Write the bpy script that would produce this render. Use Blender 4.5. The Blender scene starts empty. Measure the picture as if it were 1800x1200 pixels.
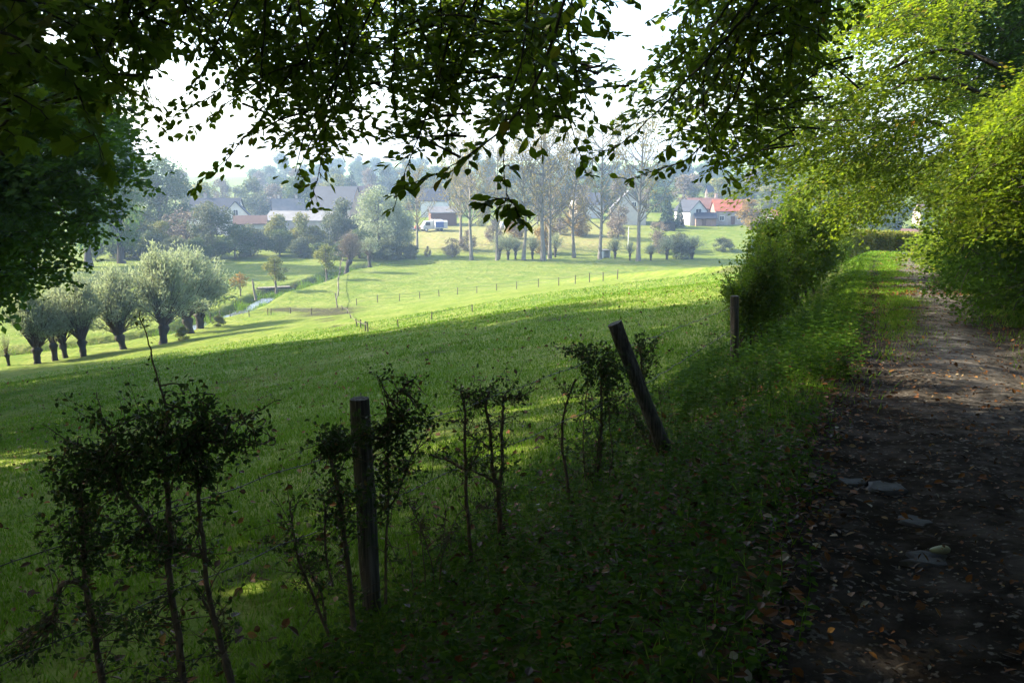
import bpy, math, numpy as np
from math import radians as R
rng = np.random.default_rng(7)
SC = bpy.context.scene
COL = SC.collection
# ------------------------------------------------------------------ camera
F, PIT = 1500.0, math.atan(0.2)
cam = bpy.data.cameras.new('camera'); cam.lens = 30; cam.sensor_width = 36
cam.clip_start = 0.05; cam.clip_end = 5000
co = bpy.data.objects.new('camera', cam); COL.objects.link(co)
co.location = (0, 0, 0); co.rotation_euler = (math.pi/2 - PIT, 0, 0)
SC.camera = co
# ------------------------------------------------------------------ light
AZ, EL = R(79), R(31)                    # sun: left of the view direction, and its height
SUN = np.array([-math.sin(AZ)*math.cos(EL), math.cos(AZ)*math.cos(EL), math.sin(EL)])
w = bpy.data.worlds.new('World'); SC.world = w; w.use_nodes = True
nt = w.node_tree; bg = nt.nodes['Background']
sky = nt.nodes.new('ShaderNodeTexSky'); sky.sky_type = 'NISHITA'; sky.sun_disc = False
sky.sun_elevation = EL; sky.sun_rotation = -AZ; sky.dust_density = 2.5; sky.air_density = 1.0
nt.links.new(sky.outputs[0], bg.inputs[0]); bg.inputs[1].default_value = 0.15
sl = bpy.data.lights.new('sun', 'SUN'); sl.energy = 4.4; sl.angle = R(0.5); sl.color = (1, .89, .69)
so = bpy.data.objects.new('sun', sl); COL.objects.link(so)
import mathutils
so.rotation_euler = mathutils.Vector(SUN).to_track_quat('Z', 'Y').to_euler()
SC.view_settings.view_transform = 'Standard'; SC.view_settings.look = 'None'
SC.view_settings.exposure = 2.3; SC.view_settings.gamma = 1
SC.view_settings.use_curve_mapping = False
cy = SC.cycles
cy.max_bounces = 5; cy.diffuse_bounces = 3; cy.glossy_bounces = 2; cy.transmission_bounces = 4
cy.transparent_max_bounces = 6; cy.volume_bounces = 0; cy.use_denoising = True
cy.caustics_reflective = False; cy.caustics_refractive = False

# ------------------------------------------------------------------ small maths
def nrm(v):
    v = np.asarray(v, float); return v/np.maximum(np.linalg.norm(v, axis=-1, keepdims=True), 1e-9)
CP, SP = math.cos(PIT), math.sin(PIT)
def ray(px, py):
    u = (px-900)/F; v = (600-py)/F
    d = np.array([u, CP+v*SP, -SP+v*CP]); return d/d[1]      # per metre of forward distance
def at(px, py, d): return ray(px, py)*d
def vnoise(x, y, s, seed=0):
    r = np.random.default_rng(seed); o = 0
    for k in range(5):
        a = r.uniform(0, 6.28); f = s*r.uniform(.7, 1.6)
        o = o + np.sin((x*np.cos(a)+y*np.sin(a))*f + r.uniform(0, 6.28) + 1.3*np.sin((x*np.sin(a)-y*np.cos(a))*f*.6+k))
    return o/5
# ------------------------------------------------------------------ terrain
_yy = np.linspace(-80, 400, 4801)
def _sm(v, n=61):
    k = np.hanning(n); k /= k.sum(); return np.convolve(np.pad(v, n//2, mode='edge'), k, 'valid')
_pc = _sm(np.interp(_yy, [-80, -20, 0, 2.5, 4.2, 8.9, 18, 25.4, 36, 43, 50, 58, 75, 120, 400],
                    [-35, -8.1, .9, 2.0, 2.75, 4.7, 8.7, 11.8, 16.4, 19.9, 24.2, 24.0, 18, 8, 0]))
_pz = _sm(np.interp(_yy, [-80, -20, 0, 4.2, 8.9, 18, 25.4, 38, 46, 55, 70, 100, 150, 400],
                    [1, -1.0, -1.6, -1.72, -2.0, -2.6, -3.0, -3.55, -4.3, -5.4, -7.6, -12, -20, -60]))
def pc(y): return np.interp(y, _yy, _pc)
def pz(y): return np.interp(y, _yy, _pz)
def lat(x, y): return (x-pc(y))*.908
def H0(x, y):
    x = np.asarray(x, float); y = np.asarray(y, float)
    s = lat(x, y)
    sl_ = np.maximum(-s, 0)
    cl = -np.interp(sl_, [0, 1.1, 1.5, 2.0, 2.7, 3.3, 4.2, 12, 40, 200, 2000], [0, 0, .07, .30, .60, .78, .92, 2.1, 6.6, 34, 320])
    sr = np.maximum(s, 0)
    fade = np.interp(y, [0, 42, 62, 120], [1, 1, .12, 0])
    cr = np.interp(sr, [0, 1.2, 1.6, 2.4, 4.2, 9, 25, 80, 2000], [0, 0, .12, .7, 1.9, 4.0, 9, 20, 30])*fade
    near = pz(y) + cl + cr
    q = x/np.maximum(y, 1)
    wl = np.interp(q, [-.22, -.085], [.30, 1.0])
    far_h = np.interp(y, [0, 188, 200, 215, 240, 300, 400, 600, 900, 1100, 3000], [0, 0, 1.5, 2.6, 3.9, 6.2, 9, 15, 28, 30, 30])
    wl = wl + (1-wl)*np.interp(y, [300, 450], [0, 1])
    fz = -18 + far_h*wl + .25*vnoise(x, y, .05, 3)
    k = 1.1
    m = np.maximum(near, fz); z = m + k*np.log1p(np.exp(-np.abs(near-fz)/k))
    rough = np.interp(np.abs(s), [1.1, 2.5], [.3, 1])
    z = z + rough*(.035*vnoise(x, y, 2.3, 1) + .07*vnoise(x, y, .7, 2)*np.interp(np.abs(s), [1, 5], [0, 1])
                   + .22*vnoise(x, y, .16, 5)*np.interp(-s, [4, 15], [0, 1]))
    return z
def gp(px, py, H=H0, y0=2.0):
    Y = np.concatenate([np.arange(y0, 60, .05), np.arange(60, 300, .2), np.arange(300, 1000, 1)])
    d = ray(px, py)
    hit = np.nonzero(d[2]*Y < H(d[0]*Y, Y))[0]
    yv = Y[hit[0]] if len(hit) else 900.
    return np.array([d[0]*yv, yv, float(H(d[0]*yv, yv))])
def polydist(x, y, P):
    best = np.full(np.shape(x), 1e9)
    for a, b in zip(P[:-1], P[1:]):
        ab = b[:2]-a[:2]; L = max(ab@ab, 1e-6)
        t = np.clip(((x-a[0])*ab[0]+(y-a[1])*ab[1])/L, 0, 1)
        best = np.minimum(best, np.hypot(x-a[0]-t*ab[0], y-a[1]-t*ab[1]))
    return best
STREAM = [gp(*p) for p in [(-160, 628), (20, 616), (120, 606), (225, 593), (300, 580), (345, 562), (400, 549), (437, 534), (472, 515), (520, 502), (562, 490),
                           (600, 473), (660, 463), (760, 461)]]
def H(x, y):
    x = np.asarray(x, float); y = np.asarray(y, float)
    z = H0(x, y)
    d = polydist(x, y, STREAM)
    z = z - 1.15*np.interp(d, [0, 1.4, 2.6], [1, .85, 0])
    s = np.abs(lat(x, y))
    z = z - .07*np.interp(s, [1.0, 1.3], [1, 0])*(np.asarray(y) < 62)
    return z
def hz(x, y): return float(H(x, y))
def gd(px, d):
    """ground point at forward distance d under pixel column px"""
    x = (px-900)/F*d
    for _ in range(4):
        z = hz(x, d); x = (px-900)/F*(d*CP - z*SP)
    return np.array([x, d, z])

# ------------------------------------------------------------------ materials
def mat(name, rough=.8):
    m = bpy.data.materials.new(name); m.use_nodes = True
    n = m.node_tree; p = n.nodes['Principled BSDF']; p.inputs['Roughness'].default_value = rough
    p.inputs['Specular IOR Level'].default_value = .25
    return m, n, p
def ramp(n, stops, src):
    r = n.nodes.new('ShaderNodeValToRGB'); e = r.color_ramp.elements
    while len(e) < len(stops): e.new(.5)
    for q, (pos, c) in zip(e, stops): q.position = pos; q.color = (*c, 1)
    if src is not None: n.links.new(src, r.inputs[0])
    return r.outputs[0]
def noise(n, scale, detail=4, vec=None, dist=0):
    t = n.nodes.new('ShaderNodeTexNoise'); t.inputs['Scale'].default_value = scale; t.inputs['Detail'].default_value = detail
    t.inputs['Distortion'].default_value = dist
    if vec is None:
        c = n.nodes.new('ShaderNodeTexCoord'); vec = c.outputs['Object']
    n.links.new(vec, t.inputs['Vector']); return t.outputs['Fac']
def mixc(n, f, a, b):
    m = n.nodes.new('ShaderNodeMix'); m.data_type = 'RGBA'
    for i, v in ((0, f), (6, a), (7, b)):
        if hasattr(v, 'type') and hasattr(v, 'is_output'): n.links.new(v, m.inputs[i])
        else: m.inputs[i].default_value = v if i == 0 else (*v, 1)
    return m.outputs[2]
def bump(n, p, h, s=.4, d=.02):
    b = n.nodes.new('ShaderNodeBump'); b.inputs['Strength'].default_value = s; b.inputs['Distance'].default_value = d
    n.links.new(h, b.inputs['Height']); n.links.new(b.outputs[0], p.inputs['Normal'])
def attr(n, name):
    a = n.nodes.new('ShaderNodeAttribute'); a.attribute_name = name; return a.outputs['Fac']
def leafmat(name, stops, trans=.4, tcol=None, rough=.55, spec=.08):
    m, n, p = mat(name, rough); p.inputs['Specular IOR Level'].default_value = spec
    c = ramp(n, stops, attr(n, 'tint'))
    n.links.new(c, p.inputs['Base Color'])
    t = n.nodes.new('ShaderNodeBsdfTranslucent')
    if tcol:
        c2 = mixc(n, .75, c, tcol); n.links.new(c2, t.inputs['Color'])
    else: n.links.new(c, t.inputs['Color'])
    mx = n.nodes.new('ShaderNodeMixShader'); mx.inputs[0].default_value = trans
    n.links.new(p.outputs[0], mx.inputs[1]); n.links.new(t.outputs[0], mx.inputs[2])
    n.links.new(mx.outputs[0], n.nodes['Material Output'].inputs[0])
    return m
def plain(name, c, c2=None, scale=3, rough=.8, b=0, spec=None):
    m, n, p = mat(name, rough)
    f = noise(n, scale, 6)
    n.links.new(ramp(n, [(.3, c), (.7, c2 or tuple(v*.75 for v in c))], f), p.inputs['Base Color'])
    if b: bump(n, p, f, b, .05)
    return m
MB = plain('bark_grey', (.13, .115, .09), (.07, .06, .045), 6, .9, .6)
MBP = plain('bark_pale', (.19, .175, .145), (.10, .09, .072), 1.2, .9, .4)
MBD = plain('bark_dark', (.05, .042, .032), (.028, .024, .018), 14, .9, .6)
MBR = plain('bark_brown', (.11, .08, .05), (.055, .04, .026), 18, .9, .6)
L_beech = leafmat('beech_leaf', [(0, (.030, .060, .010)), (.6, (.05, .09, .014)), (.93, (.075, .11, .018)), (.97, (.20, .15, .02)), (1, (.26, .11, .02))], .5, (.24, .36, .015), .42)
L_maple = leafmat('maple_leaf', [(0, (.04, .075, .014)), (.9, (.07, .115, .02)), (1, (.2, .17, .03))], .5, (.2, .31, .02), .5)
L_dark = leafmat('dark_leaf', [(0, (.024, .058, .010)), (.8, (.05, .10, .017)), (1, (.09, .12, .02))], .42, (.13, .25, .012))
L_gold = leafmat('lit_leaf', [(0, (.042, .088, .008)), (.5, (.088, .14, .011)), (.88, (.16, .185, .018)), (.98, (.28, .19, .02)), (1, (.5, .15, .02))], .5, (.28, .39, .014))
L_haw = leafmat('hawthorn_leaf', [(0, (.022, .042, .012)), (.85, (.04, .07, .02)), (.97, (.09, .09, .02)), (1, (.16, .07, .02))], .3, (.07, .11, .02))
L_hedge = leafmat('hedge_leaf', [(0, (.026, .058, .009)), (.8, (.055, .10, .014)), (1, (.13, .13, .025))], .4, (.17, .28, .012))
L_willow = leafmat('willow_leaf', [(0, (.12, .155, .085)), (.6, (.245, .285, .18)), (1, (.40, .42, .29))], .4, (.29, .35, .16))
L_pop = leafmat('poplar_leaf', [(0, (.13, .12, .03)), (.6, (.20, .175, .045)), (1, (.29, .23, .06))], .45)
L_mid = leafmat('mid_leaf', [(0, (.042, .075, .022)), (.7, (.075, .11, .032)), (1, (.15, .16, .045))], .3)
L_yel = leafmat('yellowing_leaf', [(0, (.10, .13, .03)), (.7, (.17, .18, .04)), (1, (.30, .24, .05))], .35)
L_grey = leafmat('greygreen_leaf', [(0, (.06, .085, .038)), (.7, (.105, .125, .06)), (1, (.18, .175, .085))], .3)
L_con = leafmat('conifer_needle', [(0, (.025, .05, .03)), (1, (.06, .09, .045))], .1)
L_rust = leafmat('autumn_leaf', [(0, (.16, .12, .035)), (.6, (.25, .17, .04)), (1, (.36, .2, .04))], .35)
L_brown = leafmat('bare_twig', [(0, (.13, .105, .075)), (1, (.22, .18, .125))], .1)
L_cover = leafmat('ground_cover_leaf', [(0, (.016, .045, .006)), (.8, (.045, .095, .010)), (1, (.09, .13, .02))], .35, (.11, .22, .01), .7, .03)
L_fall = leafmat('fallen_leaf', [(0, (.035, .022, .011)), (.55, (.075, .038, .014)), (.85, (.17, .065, .016)), (.96, (.19, .12, .04)), (1, (.26, .24, .17))], .1, None, .55)
L_grass = leafmat('grass_blade', [(0, (.05, .125, .007)), (.6, (.092, .20, .012)), (.92, (.165, .24, .03)), (1, (.24, .22, .09))], .3, (.17, .28, .016), .7, .06)

# ------------------------------------------------------------------ mesh collector
class Mesh:
    def __init__(s): s.v = []; s.f = []; s.k = []; s.m = []; s.t = []; s.n = 0; s.sm = []
    def add(s, V, Fc, mi=0, tint=None, smooth=False):
        V = np.asarray(V, float).reshape(-1, 3); Fc = np.asarray(Fc, int)
        if not len(V) or not len(Fc): return
        s.v.append(V); s.f.append((Fc+s.n).ravel()); s.k.append(np.full(len(Fc), Fc.shape[1])); s.m.append(np.full(len(Fc), mi))
        s.t.append(np.zeros(len(V)) if tint is None else np.broadcast_to(tint, (len(V),)).astype(float)); s.n += len(V)
        s.sm.append(np.full(len(Fc), smooth))
    def data(s, name, mats):
        V = np.concatenate(s.v); fl = np.concatenate(s.f); k = np.concatenate(s.k); mi = np.concatenate(s.m)
        me = bpy.data.meshes.new(name)
        me.vertices.add(len(V)); me.vertices.foreach_set('co', V.ravel())
        me.loops.add(len(fl)); me.loops.foreach_set('vertex_index', fl)
        me.polygons.add(len(k)); st = np.concatenate([[0], np.cumsum(k)[:-1]])
        me.polygons.foreach_set('loop_start', st); me.polygons.foreach_set('loop_total', k)
        me.polygons.foreach_set('material_index', mi); me.polygons.foreach_set('use_smooth', np.concatenate(s.sm))
        a = me.attributes.new('tint', 'FLOAT', 'POINT'); a.data.foreach_set('value', np.concatenate(s.t))
        for m in (mats if isinstance(mats, (list, tuple)) else [mats]): me.materials.append(m)
        me.update(calc_edges=True); me.validate()
        return me
    def build(s, name, mats, parent=None, label=None):
        if not s.v: return None
        return link(name, s.data(name, mats), parent, label)
def link(name, me, parent=None, label=None):
    o = bpy.data.objects.new(name, me); COL.objects.link(o)
    if parent: o.parent = parent
    if label: o['label'] = label
    return o
def tag(o, label=None, cat=None, group=None, kind=None):
    for k, v in (('label', label), ('category', cat), ('group', group), ('kind', kind)):
        if v: o[k] = v
    return o
def thing(name, loc, label, cat, group=None, rz=0, sc=1):
    o = bpy.data.objects.new(name, None); COL.objects.link(o); o.empty_display_size = .3
    o.location = tuple(loc); o.rotation_euler = (0, 0, rz); o.scale = (sc,)*3 if np.isscalar(sc) else tuple(sc)
    return tag(o, label, cat, group)

LEAF = (np.array([(0, 0, 0), (-.27, .33, .07), (-.25, .66, .05), (0, 1, -.06), (.25, .66, .05), (.27, .33, .07)]), np.array([(0, 3, 2, 1), (0, 5, 4, 3)]))
CARD = (np.array([(0, 0, 0), (-.36, .45, .09), (0, 1, -.04), (.36, .55, .09)]), np.array([(0, 3, 2, 1)]))
NARROW = (np.array([(0, 0, 0), (-.16, .45, .04), (0, 1, -.06), (.16, .55, .04)]), np.array([(0, 3, 2, 1)]))
_ml = [(-.33, .02), (-.52, .22), (-.30, .34), (-.50, .66), (-.20, .60), (0, 1.0), (.20, .60), (.50, .66), (.30, .34), (.52, .22), (.33, .02)]
MAPLE = (np.array([(0, 0, 0)]+[(a, b, .10*abs(a)*2-.05*b) for a, b in _ml]), np.array([(0, 3, 2, 1), (0, 5, 4, 3), (0, 7, 6, 5), (0, 9, 8, 7), (0, 11, 10, 9)]))
def leaves(mesh, P, A, N, S, tm=LEAF, mi=0, tint=None):
    P = np.asarray(P, float); n = len(P)
    if n == 0: return
    A = nrm(A); B = nrm(np.cross(N, A)); N2 = np.cross(A, B); S = np.broadcast_to(S, (n,))[:, None, None]
    T, Fq = tm
    V = P[:, None]+S*(T[None, :, 0:1]*B[:, None]+T[None, :, 1:2]*A[:, None]+T[None, :, 2:3]*N2[:, None])
    FF = (np.arange(n)[:, None, None]*len(T)+Fq[None]).reshape(-1, Fq.shape[1])
    if tint is None: tint = rng.random(n)
    mesh.add(V.reshape(-1, 3), FF, mi, np.repeat(tint, len(T)))
def tube(mesh, P, r, seg=6, mi=0, jag=0.0, smooth=True):
    P = np.asarray(P, float); n = len(P); r = np.broadcast_to(r, (n,)).astype(float)
    T = nrm(np.gradient(P, axis=0)); ref = np.array([1., 0, 0]) if abs(T[0, 0]) < .8 else np.array([0, 1., 0])
    U = nrm(np.cross(T, ref)); W = np.cross(T, U)
    a = np.linspace(0, 2*np.pi, seg, endpoint=False)
    rr = r[:, None]*(1+jag*rng.normal(0, 1, (n, seg)))
    V = P[:, None]+rr[..., None]*(np.cos(a)[None, :, None]*U[:, None]+np.sin(a)[None, :, None]*W[:, None])
    i = np.arange(n-1)[:, None]*seg; j = np.arange(seg)[None]; j2 = (j+1) % seg
    mesh.add(V.reshape(-1, 3), np.stack([i+j, i+j2, i+seg+j2, i+seg+j], -1).reshape(-1, 4), mi, 0, smooth)
    mesh.add(V[-1], np.arange(seg)[None], mi, 0, False)
def curve(pts, n=12, wob=0.0):
    pts = np.asarray(pts, float); d = np.concatenate([[0], np.cumsum(np.linalg.norm(np.diff(pts, axis=0), axis=1))])
    t = np.linspace(0, d[-1], n); q = np.stack([np.interp(t, d, pts[:, i]) for i in range(3)], 1)
    if n > 6:
        for _ in range(2): q[1:-1] = .25*q[:-2]+.5*q[1:-1]+.25*q[2:]
    if wob: q[1:] += np.cumsum(rng.normal(0, wob, (n-1, 3)), 0)*np.linspace(.3, 1, n-1)[:, None]
    return q
def box(mesh, c, s, mi=0, rz=0):
    v = np.array([(x, y, z) for z in (-.5, .5) for x, y in ((-.5, -.5), (.5, -.5), (.5, .5), (-.5, .5))])*np.asarray(s)
    if rz: v = v@np.array([(math.cos(rz), math.sin(rz), 0), (-math.sin(rz), math.cos(rz), 0), (0, 0, 1)])
    mesh.add(v+np.asarray(c), [(3, 2, 1, 0), (4, 5, 6, 7), (0, 1, 5, 4), (1, 2, 6, 5), (2, 3, 7, 6), (3, 0, 4, 7)], mi)
def prism(mesh, prof, x0, x1, mi=0):
    """profile in (y,z), extruded along x"""
    n = len(prof); V = np.array([(x, y, z) for x in (x0, x1) for y, z in prof])
    for i in range(n): mesh.add(V[[i, (i+1) % n, n+(i+1) % n, n+i]], [(0, 1, 2, 3)], mi)
    mesh.add(V[:n], [list(range(n))[::-1]], mi); mesh.add(V[n:], [list(range(n))], mi)

# ------------------------------------------------------------------ ground
ax = 11.; kx = math.asinh(1000/ax); X = ax*np.sinh(kx*np.linspace(-1, 1, 621))
ky0, ky1 = math.asinh(-130/14), math.asinh(1150/14); Y = 6+14*np.sinh(np.linspace(ky0, ky1, 561))
gx, gy = np.meshgrid(X, Y); gz = H(gx, gy)
V = np.stack([gx, gy, gz], -1).reshape(-1, 3); nx = len(X)
i = (np.arange(len(Y)-1)[:, None]*nx+np.arange(nx-1)[None]).ravel()
gm = Mesh(); gm.add(V, np.stack([i, i+1, i+nx+1, i+nx], 1), 0, 0, True)
gme = gm.data('ground', [])
def blob(px, py, r):
    c = gp(px, py, H0); return np.exp(-((gx-c[0])**2+(gy-c[1])**2)/r**2)
s_ = lat(gx, gy)
dirt = np.zeros_like(gx)
for px, py, r in [(575, 551, 3.2), (585, 545, 3.0), (560, 546, 2.5), (545, 545, 2.), (522, 545, 2.), (497, 544, 2.), (590, 552, 2.5), (570, 560, 1.6), (580, 563, .9), (590, 574, .7), (597, 580, .8), (470, 508, 1.6)]:
    dirt = np.maximum(dirt, blob(px, py, r)*1.4)
for px, py, r in [(462, 955, .22), (440, 1010, .15), (415, 668, .5), (640, 690, .3), (980, 560, .6), (200, 830, .25), (760, 620, .4)]: dirt = np.maximum(dirt, blob(px, py, r)*1.2)
dirt = np.maximum(dirt, .75*np.interp(polydist(gx, gy, STREAM), [1.2, 1.9, 2.8], [1, .6, 0]))
dirt = np.maximum(dirt, .85*np.interp(-s_, [1.0, 1.6, 3.0, 3.8], [1, .7, .75, 0])*(s_ < 0)*(gy < 70))
dirt = np.maximum(dirt, .9*np.interp(s_, [.9, 1.5, 6], [.9, .8, .9])*(s_ > 0)*(gy < 70))
q = gx/np.maximum(gy, 1)
dry = np.interp(gy, [186, 196, 236, 250], [0, 1, .75, 0])*np.interp(q, [-.16, -.1, .1, .18], [0, 1, .9, 0])
field = np.interp(gy, [560, 600], [0, 1])
for nm, arr in (('dirt', dirt), ('dry', dry), ('field', field)):
    a = gme.attributes.new(nm, 'FLOAT', 'POINT'); a.data.foreach_set('value', np.clip(arr, 0, 1).ravel())
m, n, p = mat('meadow_ground', .95); p.inputs['Specular IOR Level'].default_value = .03
f1 = noise(n, .35, 6); f2 = noise(n, 3.2, 8); f3 = noise(n, 22, 4)
g = ramp(n, [(.28, (.08, .125, .018)), (.5, (.13, .158, .032)), (.72, (.18, .19, .058))], f1)
g = mixc(n, ramp(n, [(.35, (0, 0, 0)), (.7, (.75,)*3)], f2), g, (.05, .095, .008))
g = mixc(n, ramp(n, [(.66, (0, 0, 0)), (.74, (.5,)*3)], f3), g, (.17, .2, .06))
dr = ramp(n, [(.3, (.13, .15, .04)), (.55, (.19, .175, .07)), (.75, (.17, .115, .06))], noise(n, .9, 7))
g = mixc(n, attr(n, 'dry'), g, dr)
fl = ramp(n, [(.42, (.30, .42, .20)), (.5, (.34, .40, .20)), (.58, (.24, .33, .15))], noise(n, .012, 1))
g = mixc(n, attr(n, 'field'), g, fl)
so_ = ramp(n, [(.3, (.016, .016, .008)), (.55, (.035, .03, .018)), (.8, (.09, .07, .05))], noise(n, 5, 8))
mm = n.nodes.new('ShaderNodeMath'); mm.operation = 'MULTIPLY_ADD'
n.links.new(attr(n, 'dirt'), mm.inputs[0]); n.links.new(ramp(n, [(.35, (.55,)*3), (.65, (1.25,)*3)], noise(n, 2.1, 6)), mm.inputs[1]); mm.inputs[2].default_value = 0; mm.use_clamp = True
g = mixc(n, mm.outputs[0], g, so_)
n.links.new(g, p.inputs['Base Color'])
b1_ = n.nodes.new('ShaderNodeBump'); b1_.inputs['Strength'].default_value = .8; b1_.inputs['Distance'].default_value = .45; n.links.new(noise(n, 1.1, 6), b1_.inputs['Height'])
b2_ = n.nodes.new('ShaderNodeBump'); b2_.inputs['Strength'].default_value = .8; b2_.inputs['Distance'].default_value = .12; n.links.new(f2, b2_.inputs['Height']); n.links.new(b1_.outputs[0], b2_.inputs['Normal']); n.links.new(b2_.outputs[0], p.inputs['Normal'])
gme.materials.append(m)
tag(link('ground', gme), None, None, None, 'structure')
# path
pm = Mesh(); yv = np.concatenate([np.arange(-14, 20, .12), np.arange(20, 66, .3)]); sv = np.linspace(-1, 1, 37)
wl = np.interp(yv, [6, 14], [1.28, 1.1])+.13*vnoise(yv, yv*0, 1.1, 8)+.08*vnoise(yv, yv*0, 3.7, 9)
PX = pc(yv)[:, None]+sv[None]*wl[:, None]/.908; PY = np.repeat(yv[:, None], len(sv), 1)
PZ = H0(PX, PY)-.012-.045*np.exp(-((np.abs(sv)-.55)/.22)**2)[None]+.012*vnoise(PX, PY, 9, 11)+.010*vnoise(PX, PY, 21, 12)-.06*(np.abs(sv)[None]**12)
i = (np.arange(len(yv)-1)[:, None]*len(sv)+np.arange(len(sv)-1)[None]).ravel()
pm.add(np.stack([PX, PY, PZ], -1).reshape(-1, 3), np.stack([i, i+1, i+len(sv)+1, i+len(sv)], 1), 0, (np.exp(-((sv[None]-.22-.12*np.sin(yv*.5)[:, None])/.42)**2)*np.interp(yv, [5, 13], [.12, 1])[:, None]).ravel(), True)  # tint: pale stony rut, with open-sky light painted in by paling with distance
m, n, p = mat('path_dirt', .95); p.inputs['Specular IOR Level'].default_value = 0
c = ramp(n, [(.25, (.012, .010, .008)), (.5, (.03, .025, .02)), (.78, (.08, .067, .055))], noise(n, 4.5, 9))
c = mixc(n, ramp(n, [(.6, (0,)*3), (.66, (.8,)*3)], noise(n, 26, 3)), c, (.13, .118, .10))
c = mixc(n, ramp(n, [(.55, (0,)*3), (.75, (.8,)*3)], noise(n, 1.3, 6)), c, (.024, .018, .012))
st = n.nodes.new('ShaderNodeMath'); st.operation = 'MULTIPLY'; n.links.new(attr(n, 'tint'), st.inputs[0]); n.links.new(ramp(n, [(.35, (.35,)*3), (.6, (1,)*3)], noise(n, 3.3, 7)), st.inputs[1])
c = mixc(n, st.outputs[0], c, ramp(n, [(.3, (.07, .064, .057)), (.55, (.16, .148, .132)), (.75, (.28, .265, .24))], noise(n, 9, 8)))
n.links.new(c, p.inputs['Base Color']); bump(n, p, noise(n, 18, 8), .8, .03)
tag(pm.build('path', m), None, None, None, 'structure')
# stream water
wm = Mesh(); sp = curve(STREAM[:9], 120); tg = nrm(np.gradient(sp, axis=0)); sd = nrm(np.cross(tg, [0, 0, 1.]))
lv = sp.copy(); lv[:, 2] = H0(sp[:, 0], sp[:, 1])-.78
lv[:, 2] = np.minimum(lv[:, 2], -18.0)
wv = np.concatenate([lv-sd*1.05, lv+sd*1.05]); i = np.arange(119)
wm.add(wv, np.stack([i, i+1, i+121, i+120], 1))
m, n, p = mat('stream_water', .22); p.inputs['Base Color'].default_value = (.05, .055, .05, 1); p.inputs['Specular IOR Level'].default_value = .35
bump(n, p, noise(n, 2.2, 3), .15, .05)
tag(wm.build('stream_water', m), None, None, None, 'structure')

# ------------------------------------------------------------------ tree kinds
def crown_pts(n, lobes, shell=.45):
    L = np.array(lobes); wgt = (L[:, 3]**2); idx = rng.choice(len(L), n, p=wgt/wgt.sum())
    u = nrm(rng.normal(0, 1, (n, 3))); rr = rng.random(n)**shell
    P = L[idx, :3]+u*(rr*L[idx, 3])[:, None]*np.array([1, 1, .85])
    return P, u, idx
def mk_broad(seed, Hh, Rr, n, ls, lm, bark, base=.18, nl=16, top=.75, squash=1., bare=0):
    """a broadleaf tree: trunk with limbs, and a crown of leaf clumps in uneven lobes"""
    global rng
    keep = rng; rng = np.random.default_rng(seed)
    lobes = []
    for k in range(nl):
        h = rng.uniform(base, 1)
        prof = math.sin(math.pi*min(1, max(0, (h-base)/(1-base)*top+.5*(1-top)+.03)))**.7
        a = k*2.4+rng.uniform(-.5, .5); r = Rr*prof*rng.uniform(.45, .72)
        lobes.append((math.cos(a)*r, math.sin(a)*r, Hh*(h*.86+.04), Rr*rng.uniform(.26, .46)))
    lobes.append((0, 0, Hh*.9, Rr*.3)); lobes.append((0, 0, Hh*.55, Rr*.5))
    tk = Mesh(); b = curve([(0, 0, -.4), (.02*Hh*rng.normal(), .02*Hh*rng.normal(), Hh*.4), (0, 0, Hh*.85)], 9)
    tube(tk, b, np.linspace(.032*Hh, .006*Hh, 9)*np.array([1.5]+[1]*8), 7, 0, .06)
    for l in lobes:
        s = b[rng.integers(2, 7)]; e = np.array(l[:3])
        tube(tk, curve([s, (s*.4+e*.6)+[0, 0, -.04*Hh], e], 6, .01*Hh), np.linspace(.009*Hh, .002*Hh, 6), 4)
    cr = Mesh(); P, u, idx = crown_pts(n, lobes)
    ok = P[:, 2] > base*Hh*.6; P, u, idx = P[ok], u[ok], idx[ok]
    lt = rng.random(len(lobes))
    A = nrm(rng.normal(0, 1, P.shape)+[0, 0, -.3]); N = nrm(u+rng.normal(0, .7, P.shape)+[0, 0, .4])
    leaves(cr, P, A, N, ls*rng.uniform(.6, 1.4, len(P)), CARD, 0, np.clip(.5*lt[idx]+.5*rng.random(len(P)), 0, 1))
    r = (tk.data('trunk', bark), cr.data('crown', lm)); rng = keep; return r
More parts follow.
